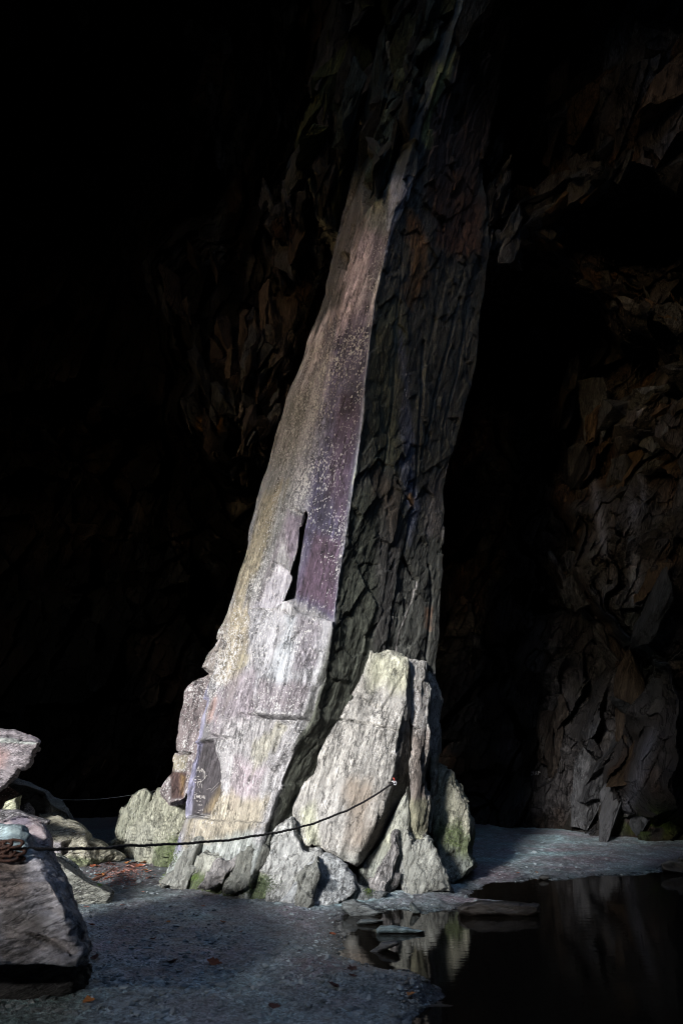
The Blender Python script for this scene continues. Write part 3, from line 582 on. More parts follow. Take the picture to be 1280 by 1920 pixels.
def slab(name, outline, Y0, thick, D=None, strokes=(), base=PALE, speck=.22, grooves=(), parent=pillar, mat=None, low=True, **kw):
    V, Fc, px, py = body(outline, Y0, thick, D, **kw)
    if grooves:
        N_ = normals(V, Fc); g = 0
        for ln, w, dp in grooves: g = g+dp*np.clip(1.5-sdl(px, py, ln)/w, 0, 1)*(V[:, 1] < Y0+thick*.5+(D(px, py) if D else 0))
        V = V-N_*np.asarray(g)[:, None]
    c = paint(V, px, py, base, list(strokes)+(LOWC if low else []), int(Y0*10) % 50, speck)
    return mk(name, V, Fc, mat or M_slab, parent, c)
DK = (.12, .115, .10); MOSS = (.10, .16, .035); MOSSD = (.06, .085, .03)
# the split block leaning on the front, right of the dark cleft
slab('leaning_slab', [(693, 1207), (708, 1229), (735, 1221), (762, 1236), (768, 1310), (766, 1400), (764, 1480), (745, 1520), (705, 1590), (668, 1625), (640, 1612), (600, 1588), (570, 1590), (549, 1552), (544, 1512), (560, 1476), (587, 1452), (602, 1400), (628, 1345), (640, 1300), (662, 1265), (680, 1263)], 7.25, .7,
     lambda x, y: lerp(y, [(1200, .75), (1350, .35), (1600, -.05)])+.9*np.clip((x-lerp(y, [(1200, 760), (1310, 764), (1375, 745), (1450, 735), (1520, 712), (1600, 672)]))/60, 0, 2)+.1*np.clip((620-x)/80, 0, 1),
     [([(560, 1480), (640, 1470), (660, 1540), (580, 1580), (545, 1540)], 30, (.34, .33, .32), .7, .1, 12), ([(655, 1470), (700, 1490), (690, 1600), (650, 1600)], 34, (.23, .185, .145), .7, .1, 24), ([(690, 1220), (770, 1220), (770, 1290), (690, 1290)], 30, (.38, .38, .28), .7, .2, 14),
      ([(560, 1520), (590, 1500), (600, 1590), (570, 1590)], 16, (.30, .31, .22), .7, .1, 8), ([(748, 1370), (770, 1370), (768, 1500), (700, 1600), (668, 1620), (690, 1560), (735, 1480)], 8, (.12, .11, .095), .8, .05, 6)],
     grooves=[([(628, 1346), (690, 1357), (744, 1369)], 1.6, .05), ([(600, 1540), (585, 1590)], 2, .04)], amp=.8, seed=1)
slab('standing_slab', [(765, 1237), (800, 1241), (802, 1275), (811, 1292), (806, 1340), (808, 1400), (800, 1440), (804, 1500), (800, 1560), (815, 1600), (842, 1645), (836, 1672), (760, 1690), (754, 1620), (765, 1560), (768, 1480), (768, 1400)], 7.5, .6,
     lambda x, y: lerp(y, [(1230, .62), (1450, .15), (1560, .1), (1690, -.3)])+.12*sm(x, 780, 800)*(y < 1560),
     [([(768, 1280), (806, 1290), (806, 1400), (768, 1400)], 14, (.27, .25, .24), .8, .4, 8), ([(764, 1370), (806, 1370), (804, 1560), (764, 1560)], 24, (.17, .14, .125), .85, .08, 10), ([(765, 1500), (800, 1500), (800, 1580), (765, 1600)], 16, (.28, .28, .19), .7, .05, 8)], grooves=[([(768, 1362), (787, 1366)], 1.6, .05)], amp=.8, seed=2)
slab('standing_slab', [(803, 1261), (817, 1283), (827, 1312), (821, 1340), (824, 1400), (817, 1470), (812, 1560), (802, 1570), (800, 1500), (806, 1440), (803, 1340)], 8.1, .5,
     lambda x, y: lerp(y, [(1260, .55), (1560, .1)]), [([(800, 1420), (822, 1420), (816, 1570), (800, 1570)], 14, (.26, .25, .19), .7, .1, 8)], amp=.7, seed=3, wob=3, vox=.012)
slab('right_foot', [(822, 1434), (846, 1452), (862, 1480), (877, 1512), (885, 1562), (883, 1600), (893, 1622), (850, 1660), (828, 1640), (812, 1560), (812, 1490)], 8.1, 1.0,
     lambda x, y: lerp(y, [(1430, .5), (1560, .1), (1650, -.25)]), [([(812, 1530), (900, 1560), (900, 1650), (840, 1650)], 22, MOSSD, .8, .05, 14), ([(812, 1440), (850, 1450), (850, 1540), (812, 1540)], 22, (.25, .25, .18), .6, .15, 14)], base=(.24, .235, .19), amp=1.1, seed=4, wob=1.5, k1=3.2)
slab('slanting_slab', [(764, 1474), (768, 1500), (766, 1560), (758, 1622), (748, 1652), (722, 1674), (700, 1692), (672, 1690), (655, 1650), (668, 1622), (700, 1592), (738, 1525)], 7.35, .5,
     lambda x, y: lerp(y, [(1470, .3), (1690, -.05)])+.25*np.clip((lerp(y, [(1470, 755), (1690, 650)])-x)/40, 0, 1), [([(680, 1600), (740, 1560), (730, 1640), (690, 1680)], 22, (.34, .35, .27), .7, .05, 14)], base=(.28, .285, .25), amp=.8, seed=5)
slab('bottom_block', [(596, 1598), (628, 1606), (650, 1622), (666, 1640), (672, 1668), (648, 1690), (606, 1702), (548, 1700), (524, 1690), (550, 1660), (572, 1620)], 6.75, .7,
     lambda x, y: lerp(y, [(1596, .4), (1700, 0)]), [([(585, 1635), (600, 1630), (612, 1645), (632, 1652), (628, 1668), (600, 1672), (590, 1655)], 4, (.12, .135, .15), .95, .0, 5)], base=(.36, .375, .385), amp=.45, seed=6, low=False, speck=.05)
slab('bottom_block', [(546, 1530), (556, 1560), (572, 1592), (600, 1592), (604, 1605), (570, 1645), (548, 1690), (520, 1700), (500, 1690), (498, 1640), (440, 1640), (470, 1590), (512, 1550)], 6.85, .6,
     lambda x, y: lerp(y, [(1530, .45), (1700, 0)])+.2*np.clip((500-x)/60, 0, 1), [([(555, 1640), (575, 1640), (560, 1685), (535, 1690)], 8, (.20, .20, .18), .7, 0, 5)], base=(.31, .315, .31), amp=.8, seed=7, low=False, speck=.08)
slab('bottom_block', [(480, 1592), (520, 1600), (512, 1690), (430, 1695), (395, 1680), (290, 1672), (300, 1650), (330, 1630), (345, 1600), (365, 1585), (372, 1604), (420, 1600)], 7.05, .8,
     lambda x, y: lerp(x, [(290, .85), (400, .15), (500, -.12)])+lerp(y, [(1590, .35), (1690, 0)]), [([(300, 1640), (360, 1636), (480, 1640), (515, 1650), (515, 1700), (280, 1700)], 10, MOSSD, .85, .0, 9), ([(335, 1636), (352, 1632), (365, 1645), (345, 1650)], 8, MOSS, .9, 0, 4), ([(440, 1645), (510, 1655), (510, 1685), (430, 1680)], 10, (.17, .21, .12), .7, .3, 8)], base=(.27, .275, .245), amp=1.1, seed=8, low=False, speck=.08, k1=3)
slab('bottom_block', [(655, 1650), (690, 1668), (730, 1672), (700, 1700), (640, 1712), (606, 1704), (640, 1690)], 7.0, .4, None, base=(.15, .16, .165), amp=.6, seed=9, low=False)
for ol, y0, sd_ in (([(366, 1582), (378, 1578), (352, 1625), (385, 1618), (350, 1668), (296, 1664), (330, 1632)], 7.55, 61), ([(440, 1598), (466, 1590), (452, 1616), (412, 1662), (372, 1664), (402, 1616)], 7.1, 62), ([(476, 1572), (514, 1556), (498, 1600), (462, 1668), (424, 1670), (452, 1610)], 6.95, 63),
                   ([(762, 1552), (778, 1580), (800, 1568), (826, 1612), (842, 1668), (806, 1664), (772, 1690), (754, 1650)], 7.2, 64), ([(560, 1640), (596, 1606), (606, 1640), (580, 1706), (540, 1710)], 6.7, 65), ([(724, 1600), (742, 1560), (750, 1600), (738, 1650), (706, 1690), (700, 1650)], 7.1, 66), ([(850, 1600), (868, 1580), (884, 1604), (896, 1626), (870, 1650), (846, 1656)], 8.3, 67)):
    slab('shard', ol, y0, .35, lambda x, y: lerp(y, [(1560, .25), (1690, -.05)]), base=[(.29, .295, .27), (.20, .205, .19), (.25, .24, .24), (.16, .165, .15)][sd_ % 4], amp=1.2, seed=sd_, k1=3.4, wob=2.5, low=False, speck=.1)
# the left flank, behind the lit face
slab('flank_slab', [(412, 1196), (384, 1240), (378, 1252), (392, 1264), (385, 1272), (400, 1285), (392, 1320), (395, 1400), (440, 1300), (440, 1210)], 8.5, .5, lambda x, y: .3*(y < 0)+x*0, base=(.22, .20, .19), speck=.4, amp=.9, seed=10, low=False, wob=3)
slab('flank_slab', [(396, 1266), (372, 1280), (352, 1298), (346, 1340), (336, 1409), (325, 1450), (300, 1482), (318, 1510), (350, 1500), (380, 1400), (410, 1300)], 8.55, .9,
     lambda x, y: lerp(y, [(1260, .1), (1500, -.2)]), [([(318, 1444), (352, 1448), (345, 1500), (322, 1495)], 4, (.075, .045, .042), .95, .05, 3), ([(338, 1450), (352, 1455), (345, 1495), (336, 1490)], 6, (.20, .13, .05), .6, .05, 4), ([(330, 1415), (354, 1415), (350, 1445), (318, 1445)], 8, (.25, .23, .17), .8, .3, 5)], base=(.17, .145, .15), speck=.4, grooves=[([(330, 1410), (358, 1413)], 1.8, .08)], amp=.8, seed=11, low=False)
GREEN = (.215, .22, .175)
slab('left_foot', [(272, 1479), (286, 1490), (284, 1520), (275, 1560), (260, 1590), (225, 1598), (216, 1592), (216, 1560), (228, 1520), (250, 1492)], 9.9, .8, None, base=GREEN, amp=1.2, seed=12, low=False, speck=.2, vox=.016)
slab('left_foot', [(300, 1478), (318, 1500), (345, 1500), (350, 1560), (340, 1650), (318, 1655), (290, 1640), (262, 1622), (240, 1600), (190, 1602), (215, 1580), (240, 1570), (262, 1540), (290, 1500)], 8.9, 1.0,
     lambda x, y: lerp(x, [(190, 1.8), (260, .6), (330, 0)]), [([(290, 1590), (345, 1560), (345, 1650), (300, 1650)], 14, MOSSD, .75, .0, 12), ([(240, 1560), (290, 1540), (290, 1600), (220, 1600)], 22, (.25, .255, .22), .7, .1, 12)], base=(.21, .212, .17), amp=1.5, seed=13, low=False, speck=.15, k1=3)
# hanging rock that joins the pillar to the roof
slab('roof_shoulder', [(640, 150), (605, 240), (585, 330), (600, 420), (625, 480), (650, 500), (700, 380), (740, 250), (740, 120), (720, -60), (640, -60)], 9.3, 1.2, lambda x, y: lerp(x, [(580, .5), (740, 0)]), [([(610, 180), (650, 170), (640, 260), (600, 300)], 16, (.13, .14, .04), .8, 0, 12)], base=(.085, .085, .07), amp=2.6, seed=14, low=False, speck=.05, vox=.02)

# ------------------------------------------------------------------ scratched writing, cut pale into the dark niche of the pillar
def bvh_of(*names):
    V = []; Fs = []; n = 0
    for o in names:
        me = o.data; v = np.empty(len(me.vertices)*3, np.float32); me.vertices.foreach_get('co', v); v = v.reshape(-1, 3)
        m = np.array(o.matrix_basis.translation)+(np.array(o.parent.location) if o.parent else 0)
        f = np.empty(len(me.loops), np.int32); me.loops.foreach_get('vertex_index', f)
        V.append(v+m); Fs.append(f.reshape(-1, 4)+n); n += len(v)
    return BVHTree.FromPolygons(np.concatenate(V).tolist(), np.concatenate(Fs).tolist())
CAMP = Vector((0, 0, EYE))
def hit(bv, x, y):
    d = Vector(PT(x, y, 1.0))-CAMP; d.normalize(); r = bv.ray_cast(CAMP, d)
    return (r[0], r[1], r[2]) if r[0] else (None, None, None)
def tube(pts, r, n=6, closed=False, strands=0, tw=0, rv=0):
    pts = [Vector(p) for p in pts]; V = []; Fc = []; m = len(pts); up = Vector((0, 0, 1)); s = 0
    for i, p in enumerate(pts):
        a = pts[i-1] if (i or closed) else p; b = pts[(i+1) % m] if (i < m-1 or closed) else p
        t = (b-a).normalized(); x = t.cross(up if abs(t.z) < .9 else Vector((1, 0, 0))).normalized(); y = x.cross(t); s += (p-pts[i-1]).length if i else 0
        for k in range(n):
            an = 2*math.pi*k/n; rr = (r[i] if isinstance(r, (list, tuple)) else r)*(1+(.22*math.cos(strands*an-s*tw) if strands else 0)+random.uniform(-rv, rv))
            V.append(p+x*math.cos(an)*rr+y*math.sin(an)*rr)
    for i in range(m if closed else m-1):
        for k in range(n): Fc.append((i*n+k, i*n+(k+1) % n, ((i+1) % m)*n+(k+1) % n, ((i+1) % m)*n+k))
    return V, Fc
def join(parts):
    V = []; Fc = []
    for v, f in parts:
        n = len(V); V += [tuple(q) for q in v]; Fc += [tuple(i+n for i in q) for q in f]
    return np.array(V), Fc
column = bpy.data.objects['column']; bvc = bvh_of(column)
def strokes(lines, bv, r, jit=.15):
    out = []
    for ln in lines:
        pts = []
        for (ax, ay), (bx, by) in zip(ln[:-1], ln[1:]):
            n = max(2, int(math.hypot(bx-ax, by-ay)/.9))
            for q in range(n+1):
                t = q/n; h, nn, _ = hit(bv, ax+(bx-ax)*t+random.uniform(-jit, jit), ay+(by-ay)*t+random.uniform(-jit, jit))
                if h is not None and (not pts or (h-pts[-1]).length < .12): pts.append(h-(h-CAMP).normalized()*.002)
        if len(pts) > 1: out.append(tube(pts, r, 5, rv=.3))
    return join(out)
def gl(*ls): return [[(330+x*.078, 1400+y*.078) for x, y in l] for l in ls]
amy = gl([(475, 630), (545, 475), (575, 620)], [(512, 565), (566, 565)], [(580, 610), (622, 520), (628, 612), (655, 530), (662, 745)], [(664, 640), (668, 560)], [(697, 590), (702, 715), (683, 770), (615, 835)], [(745, 690), (690, 770)])
two = gl([(482, 700), (398, 790), (448, 845), (492, 872)], [(440, 772), (470, 800), (492, 778)], [(560, 705), (515, 722)], [(540, 782), (602, 800), (598, 842), (520, 842), (524, 950)], [(612, 832), (575, 900), (545, 985)], [(618, 895), (632, 1000)], [(515, 880), (560, 850)])
name = gl([(438, 1158), (500, 1156)], [(462, 1162), (452, 1248)], [(434, 1252), (476, 1250)], [(500, 1232), (502, 1172), (524, 1228), (526, 1172)], [(540, 1230), (542, 1172), (558, 1225), (562, 1172)], [(602, 1164), (576, 1166), (576, 1240), (604, 1244)], [(576, 1202), (596, 1200)], [(610, 1240), (634, 1172), (654, 1240)], [(620, 1214), (648, 1212)], [(668, 1244), (670, 1176), (702, 1262), (704, 1178)])
dc = gl([(536, 1378), (536, 1426), (572, 1420), (582, 1395), (536, 1378)], [(628, 1392), (606, 1394), (602, 1416), (628, 1420)], [(540, 1530), (602, 1528)], [(612, 1498), (610, 1540)], [(630, 1500), (660, 1500)], [(640, 1500), (642, 1545)], [(500, 1290), (512, 1325), (530, 1298)], [(560, 1300), (575, 1320), (600, 1300), (590, 1325)], [(510, 1590), (560, 1585)], [(630, 1585), (640, 1625)])
faint = gl([(360, 960), (400, 1010), (420, 1060)], [(420, 990), (440, 1030)], [(840, 1060), (1030, 850)], [(860, 1100), (1000, 960)], [(740, 1040), (800, 1000), (850, 1020)], [(560, 1060), (600, 1120)], [(440, 1100), (520, 1130)])
M_scr = plain('scratched_slate', (.42, .40, .39), .9, 0, 0, 60, .35)
for ln, r in ((amy, .0028), (two, .0026), (name, .0026), (dc, .0020), (faint, .0012)):
    v, f = strokes(ln, bvc, r); mk('scratched_writing', v, f, M_scr, pillar)
wall = bpy.data.objects['cave_wall']
bvw = bvh_of(wall)
v, f = strokes([[(1000, 1446), (996, 1446), (996, 1449), (1000, 1449), (999, 1453), (995, 1453)], [(1002, 1453), (1004, 1446), (1006, 1453)], [(1008, 1453), (1008, 1446), (1012, 1448), (1008, 1450)]], bvw, .006)
mk('scratched_writing', v, f, M_scr, wall)

# ------------------------------------------------------------------ moss on the lowest blocks
parts_ = [o for o in pillar.children if o.name.split('.')[0] in ('bottom_block', 'left_foot', 'right_foot', 'column')]
bvp = bvh_of(*parts_)
def moss(areas, n, size):
    V = []; Fc = []
    while n > 0:
        n -= 1; a = random.choices(areas, [q[4] for q in areas])[0]
        x = random.gauss(a[0], a[2]); y = random.gauss(a[1], a[3]); h, nn, _ = hit(bvp, x, y)
        if h is None: continue
        if nn.dot(h-CAMP) > 0: nn = -nn
        for q in range(3):
            u = Vector([random.gauss(0, 1) for _ in range(3)]).normalized(); d = (nn+u*.8+Vector((0, 0, .4))).normalized(); sd_ = d.cross(u).normalized(); L = size*random.uniform(.4, 1.3)
            p = h+u*size*.7; k = len(V); V += [p-sd_*L*.3, p+sd_*L*.3, p+d*L+sd_*L*.15, p+d*L-sd_*L*.15]; Fc.append((k, k+1, k+2, k+3))
    return V, Fc
M_moss = plain('moss', (.085, .125, .030), .95, 0, 0, 14, .6); M_mossd = plain('grey_green_moss', (.10, .13, .075), .95, 0, 0, 18, .6)
v, f = moss([(345, 1642, 9, 4, 2), (400, 1655, 22, 6, 1), (320, 1648, 8, 5, 1), (436, 1652, 10, 6, 1)], 1500, .012); mk('moss', v, f, M_moss, pillar, smooth=False)
v, f = moss([(470, 1662, 22, 8, 4), (440, 1668, 20, 5, 1), (500, 1655, 8, 8, 1)], 2200, .011); mk('moss', v, f, M_mossd, pillar, smooth=False)
v, f = moss([(325, 1600, 8, 22, 2), (850, 1570, 12, 20, 1), (690, 1672, 5, 4, .5)], 900, .010); mk('moss', v, f, M_moss, pillar, smooth=False)

# ------------------------------------------------------------------ boulders
def ground_obj(o):
    me = o.data; v = np.empty(len(me.vertices)*3, np.float32); me.vertices.foreach_get('co', v); v = v.reshape(-1, 3)
    c = np.array([v[:, 0].mean(), v[:, 1].mean(), max(v[:, 2].min(), 0)]); me.vertices.foreach_set('co', (v-c).astype(np.float32).ravel()); o.location = c; me.update(); return o
BC = unit((.9, .1, -.35))
def boulder(name, label, cat, group, outline, Y0, thick, D=None, strokes=(), **kw):
    kw.setdefault('cl', BC); kw.setdefault('low', False)
    return tag(ground_obj(slab(name, outline, Y0, thick, D, strokes, parent=None, mat=kw.pop('mat', M_bould), **kw)), label, cat, group)
GB = 'boulders piled at the left'
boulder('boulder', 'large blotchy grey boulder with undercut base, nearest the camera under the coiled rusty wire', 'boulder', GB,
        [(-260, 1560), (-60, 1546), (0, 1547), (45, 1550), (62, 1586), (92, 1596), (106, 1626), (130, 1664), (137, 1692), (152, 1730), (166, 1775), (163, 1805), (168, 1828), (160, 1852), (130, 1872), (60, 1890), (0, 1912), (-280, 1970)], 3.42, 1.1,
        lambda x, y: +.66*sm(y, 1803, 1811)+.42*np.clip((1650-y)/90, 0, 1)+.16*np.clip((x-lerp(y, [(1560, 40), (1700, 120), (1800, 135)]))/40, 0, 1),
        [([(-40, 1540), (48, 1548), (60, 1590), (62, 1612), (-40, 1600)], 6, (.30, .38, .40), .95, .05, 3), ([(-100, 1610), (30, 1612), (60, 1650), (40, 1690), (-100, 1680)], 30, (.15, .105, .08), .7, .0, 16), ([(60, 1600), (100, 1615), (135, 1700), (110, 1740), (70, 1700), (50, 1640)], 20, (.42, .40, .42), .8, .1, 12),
         ([(0, 1700), (110, 1740), (140, 1800), (0, 1800)], 30, (.15, .13, .12), .7, .05, 16), ([(-200, 1812), (170, 1812), (170, 1960), (-200, 1960)], 4, (.028, .027, .026), .95, 0, 2), ([(105, 1730), (135, 1735), (145, 1790), (120, 1795)], 14, (.36, .34, .36), .7, .05, 8)],  # includes the undercut, painted near-black to stand for its shade
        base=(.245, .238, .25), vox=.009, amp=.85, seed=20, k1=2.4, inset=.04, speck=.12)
boulder('boulder', 'pink and mauve rounded boulder just behind the large nearest boulder', 'boulder', GB, [(20, 1537), (38, 1531), (58, 1532), (84, 1548), (97, 1575), (100, 1600), (107, 1640), (90, 1720), (-80, 1720), (-60, 1560)], 4.6, .6, lambda x, y: .1*sm(1600-y, 0, 60),
        [([(20, 1530), (50, 1530), (60, 1545), (20, 1550)], 8, (.13, .12, .17), .7, .05, 4)], base=(.32, .27, .285), vox=.010, amp=.4, seed=21, inset=.03, speck=.35)
boulder('boulder', 'huge angular mauve boulder jutting in from the left, highest of the pile', 'boulder', GB, [(-420, 1330), (-100, 1358), (0, 1364), (28, 1367), (54, 1379), (75, 1390), (70, 1405), (56, 1420), (59, 1430), (48, 1440), (36, 1441), (29, 1455), (11, 1474), (-8, 1490), (-120, 1570), (-300, 1700), (-460, 1720)], 8.7, 1.0,
        lambda x, y: .5*np.clip((lerp(x, [(-100, 1385), (75, 1392)])-y)/30, 0, 1), [([(-100, 1380), (60, 1388), (75, 1392), (60, 1396), (0, 1390), (-100, 1388)], 4, (.34, .37, .35), .8, .1, 3), ([(-20, 1400), (20, 1410), (10, 1440), (-20, 1440)], 14, (.34, .23, .22), .6, .1, 8)], base=(.175, .158, .17), amp=.8, seed=22, wob=3, speck=.15)
boulder('boulder', 'broad grey boulder with a dark hollow, sloping behind the small pale stone', 'boulder', GB, [(-80, 1440), (20, 1455), (58, 1467), (90, 1484), (116, 1501), (130, 1522), (139, 1542), (132, 1575), (-80, 1620)], 10.2, 1.2,
        lambda x, y: .8*np.clip(.5-sdp(x, y, [(18, 1474), (50, 1476), (82, 1488), (90, 1510), (86, 1534), (50, 1550), (10, 1530)])/5, 0, 1)+.35*np.clip((lerp(x, [(20, 1462), (130, 1525)])-y)/12, 0, 1),
        [([(90, 1500), (120, 1510), (130, 1545), (90, 1545)], 14, (.26, .25, .20), .7, .1, 8)], base=(.20, .20, .19), vox=.016, amp=.8, seed=23)
boulder('boulder', 'long low olive-grey boulder tapering right towards the leaf litter', 'boulder', GB, [(66, 1545), (76, 1533), (88, 1527), (112, 1532), (140, 1541), (163, 1558), (171, 1573), (204, 1591), (235, 1607), (228, 1613), (200, 1616), (135, 1632), (80, 1640), (60, 1600)], 9.1, 1.0,
        lambda x, y: .25*np.clip((1560-y)/30, 0, 1)+.5*np.clip((x-160)/80, 0, 1)+.12*np.clip(.5-sdp(x, y, [(118, 1580), (135, 1575), (130, 1600), (115, 1610)])/5, 0, 1),
        [([(95, 1575), (125, 1575), (130, 1600), (100, 1605)], 7, (.16, .15, .18), .8, .05, 4), ([(130, 1606), (200, 1612), (135, 1632)], 6, MOSSD, .7, 0, 4)], base=(.25, .24, .19), vox=.015, amp=.8, seed=24)
boulder('boulder', 'flat striped grey slab lying on the gravel, its blunt end to the right', 'boulder', GB, [(98, 1600), (118, 1606), (150, 1630), (176, 1654), (214, 1671), (212, 1682), (202, 1696), (150, 1706), (112, 1706), (86, 1660)], 6.75, .6,
        lambda x, y: .45*np.clip((lerp(x, [(100, 1610), (160, 1650), (214, 1677)])-y)/14, 0, 1)+.05*np.clip(.5-sdl(x, y, [(115, 1640), (150, 1660), (190, 1686)])/3, 0, 1), [([(186, 1650), (192, 1650), (192, 1658), (184, 1658)], 3, (.10, .20, .03), .9, 0, 2)], base=(.19, .195, .175), amp=.6, cl=unit((.8, .2, -.55)), seed=25)
boulder('boulder', 'narrow broken slab resting on the upper edge of the striped slab', 'boulder', GB, [(106, 1600), (122, 1606), (148, 1623), (151, 1633), (140, 1638), (120, 1624), (104, 1614)], 7.2, .35, None, base=(.21, .22, .195), amp=.5, cl=unit((.8, .2, -.55)), seed=26)
boulder('stone', 'small pale greenish stone in front of the dark hollow', 'stone', GB, [(4, 1516), (10, 1502), (26, 1495), (42, 1490), (41, 1504), (38, 1522), (26, 1530), (4, 1528)], 8.9, .3, lambda x, y: .15*sm(x, 28, 42), base=(.31, .32, .23), vox=.012, amp=.6, seed=27, wob=1)
boulder('stone', 'small blue-grey stone right of the pale greenish stone', 'stone', GB, [(38, 1524), (44, 1510), (52, 1506), (63, 1519), (64, 1534), (40, 1536)], 9.3, .3, None, base=(.14, .14, .16), vox=.013, amp=.6, seed=28, wob=1)
boulder('boulder', 'dark rusty block beneath the huge mauve boulder', 'boulder', GB, [(-50, 1470), (12, 1472), (38, 1488), (26, 1496), (8, 1504), (0, 1520), (-60, 1530)], 9.4, .4, None, base=(.085, .055, .05), vox=.014, amp=.6, seed=29, wob=1)
boulder('boulder', 'thin flat slab bridging the stones above the pink boulder', 'boulder', GB, [(-70, 1512), (2, 1519), (36, 1520), (62, 1530), (96, 1538), (90, 1547), (60, 1545), (-70, 1552)], 8.4, .7, None, base=(.13, .125, .135), vox=.013, amp=.5, seed=30, wob=1)
# stones at the water
SG = 'stones along the pool'
M_wet = rock_mat('wet_slate', c=unit((.9, .2, .1)), fine=1.0, bump=.6, bdist=.015, rough=.38, spec=.6, speck=.3)
def wet(name, label, outline, Y0, thick, base, **kw):
    return boulder(name, label, 'stone', SG, outline, Y0, thick, kw.pop('D', None), kw.pop('strokes', ()), base=base, mat=M_wet, vox=kw.pop('vox', .009), amp=kw.pop('amp', .3), wob=kw.pop('wob', .8), speck=.1, inset=.02, **kw)
wet('stone', 'long low blue-grey stone breaking the water surface', [(704, 1742), (712, 1734), (735, 1733), (765, 1738), (800, 1746), (780, 1752), (706, 1752)], 5.78, .22, (.13, .18, .20), cl=unit((.3, 1, .2)), seed=40)
wet('stone', 'small dark stone at the pool edge, left of the long low stone', [(666, 1730), (676, 1722), (694, 1722), (722, 1727), (704, 1732), (670, 1736)], 6.1, .18, (.07, .085, .09), seed=41)
wet('stone', 'low craggy black rock in the pool, front of the long low stone', [(686, 1788), (700, 1780), (716, 1768), (738, 1764), (750, 1768), (736, 1776), (716, 1786), (700, 1794)], 5.25, .14, (.055, .058, .062), amp=.5, seed=42)
wet('stone', 'small black sliver of rock in the pool, nearest the wet mound', [(738, 1815), (752, 1806), (768, 1806), (766, 1812), (748, 1820)], 4.95, .1, (.05, .05, .05), seed=43)
wet('stone', 'wide dark ledge of wet rock on the far pool bank', [(860, 1704), (872, 1696), (900, 1690), (960, 1692), (1008, 1698), (1012, 1712), (985, 1718), (890, 1718), (862, 1712)], 6.4, .3, (.035, .030, .027), amp=.6, seed=44)
wet('stone', 'thin upright fin of slate at the pool edge below the slabs', [(766, 1694), (772, 1690), (779, 1698), (789, 1710), (784, 1714), (772, 1713)], 6.5, .1, (.10, .12, .12), seed=45)
wet('stone', 'dark wet stone against the foot of the standing slab', [(826, 1660), (836, 1652), (848, 1666), (852, 1680), (830, 1684), (822, 1678)], 7.35, .3, (.07, .07, .068), amp=.6, seed=46)
wet('stone', 'small dark stone on the far shore of the pool', [(1006, 1647), (1012, 1639), (1026, 1640), (1034, 1648), (1020, 1652)], 8.3, .2, (.06, .06, .058), seed=47)
wet('stone', 'dark ledge of rock at the right edge of the far shore', [(1236, 1620), (1250, 1612), (1300, 1606), (1380, 1612), (1380, 1645), (1270, 1640), (1240, 1634)], 8.7, .6, (.08, .078, .075), amp=1, seed=48, vox=.014)
wet('stone', 'broad wet mound of rock at the near left bank of the pool', [(690, 1858), (706, 1832), (726, 1822), (765, 1820), (786, 1836), (792, 1862), (776, 1884), (730, 1896), (694, 1890)], 4.25, .45, (.062, .060, .062), D=lambda x, y: .35*np.clip((1870-y)/50, 0, 1), amp=.6, seed=49, vox=.008)
wet('stone', 'brown half-sunken rock at the bottom edge of the pool', [(742, 1925), (750, 1892), (780, 1876), (820, 1872), (850, 1885), (856, 1925), (800, 1945)], 3.9, .4, (.05, .038, .030), D=lambda x, y: .35*np.clip((1915-y)/45, 0, 1), amp=.6, seed=50, vox=.008)
wet('stone', 'low grey stone between the white bottom block and the pool', [(640, 1690), (662, 1684), (690, 1696), (720, 1712), (700, 1720), (660, 1722), (642, 1706)], 6.45, .4, (.12, .135, .14), amp=.5, seed=51)
# ------------------------------------------------------------------ rope, anchor, rusty wire
M_rope = plain('black_rope', (.012, .011, .012), .7, 0, .4, 200, .5); M_rust = plain('rusty_wire', (.045, .018, .011), .75, .3, .5, 60, .8)
M_steel = plain('pale_metal', (.62, .62, .66), .35, .6, 0, 40, .1); M_red = plain('red_sleeve', (.30, .04, .03), .6, 0, 0, 50, .3)
rp = [(30, 1591, 3.56), (60, 1591.5, 3.72), (100, 1592, 4.0), (160, 1591, 4.3), (205, 1589.5, 4.45), (240, 1585, 4.6), (270, 1585, 4.75), (340, 1582, 5.05), (430, 1575, 5.45), (500, 1564, 5.75), (545, 1556, 5.95), (590, 1543, 6.2), (650, 1520, 6.55), (700, 1493, 6.85), (730, 1473, 7.05), (739, 1468, 7.12)]
rpp = []
for a, b in zip(rp[:-1], rp[1:]):
    n = max(2, int(abs(b[0]-a[0])/2))
    for q in range(n):
        t = q/n; w = .35*math.sin((a[0]+(b[0]-a[0])*t)/13)+.3*math.sin((a[0]+(b[0]-a[0])*t)/5.1); rpp.append(PT(a[0]+(b[0]-a[0])*t, a[1]+(b[1]-a[1])*t+w, a[2]+(b[2]-a[2])*t))
v, f = tube(rpp, .0095, 9, strands=3, tw=120); o = mk('rope', v, f, M_rope); tag(ground_obj(o), 'black rope sagging from the nearest boulder across to the leaning slab', 'rope')
v, f = tube([PT(x, y, Y) for x, y, Y in ((112, 1499.5, 9.9), (150, 1500, 10.0), (190, 1498, 10.1), (225, 1494, 10.2), (252, 1490, 10.3), (285, 1484, 10.5), (320, 1474, 11.2))], .004, 6)
o = mk('thin_line', v, f, plain('grey_line', (.20, .20, .21), .6)); tag(ground_obj(o), 'thin grey line strung from the left boulders to the back of the pillar', 'line')
ab = thing('anchor_bolt', tuple(PT(738, 1468, 7.15)), 'small pale metal anchor with a red sleeve where the rope meets the slab', 'anchor')
q0 = PT(738, 1468, 7.1)
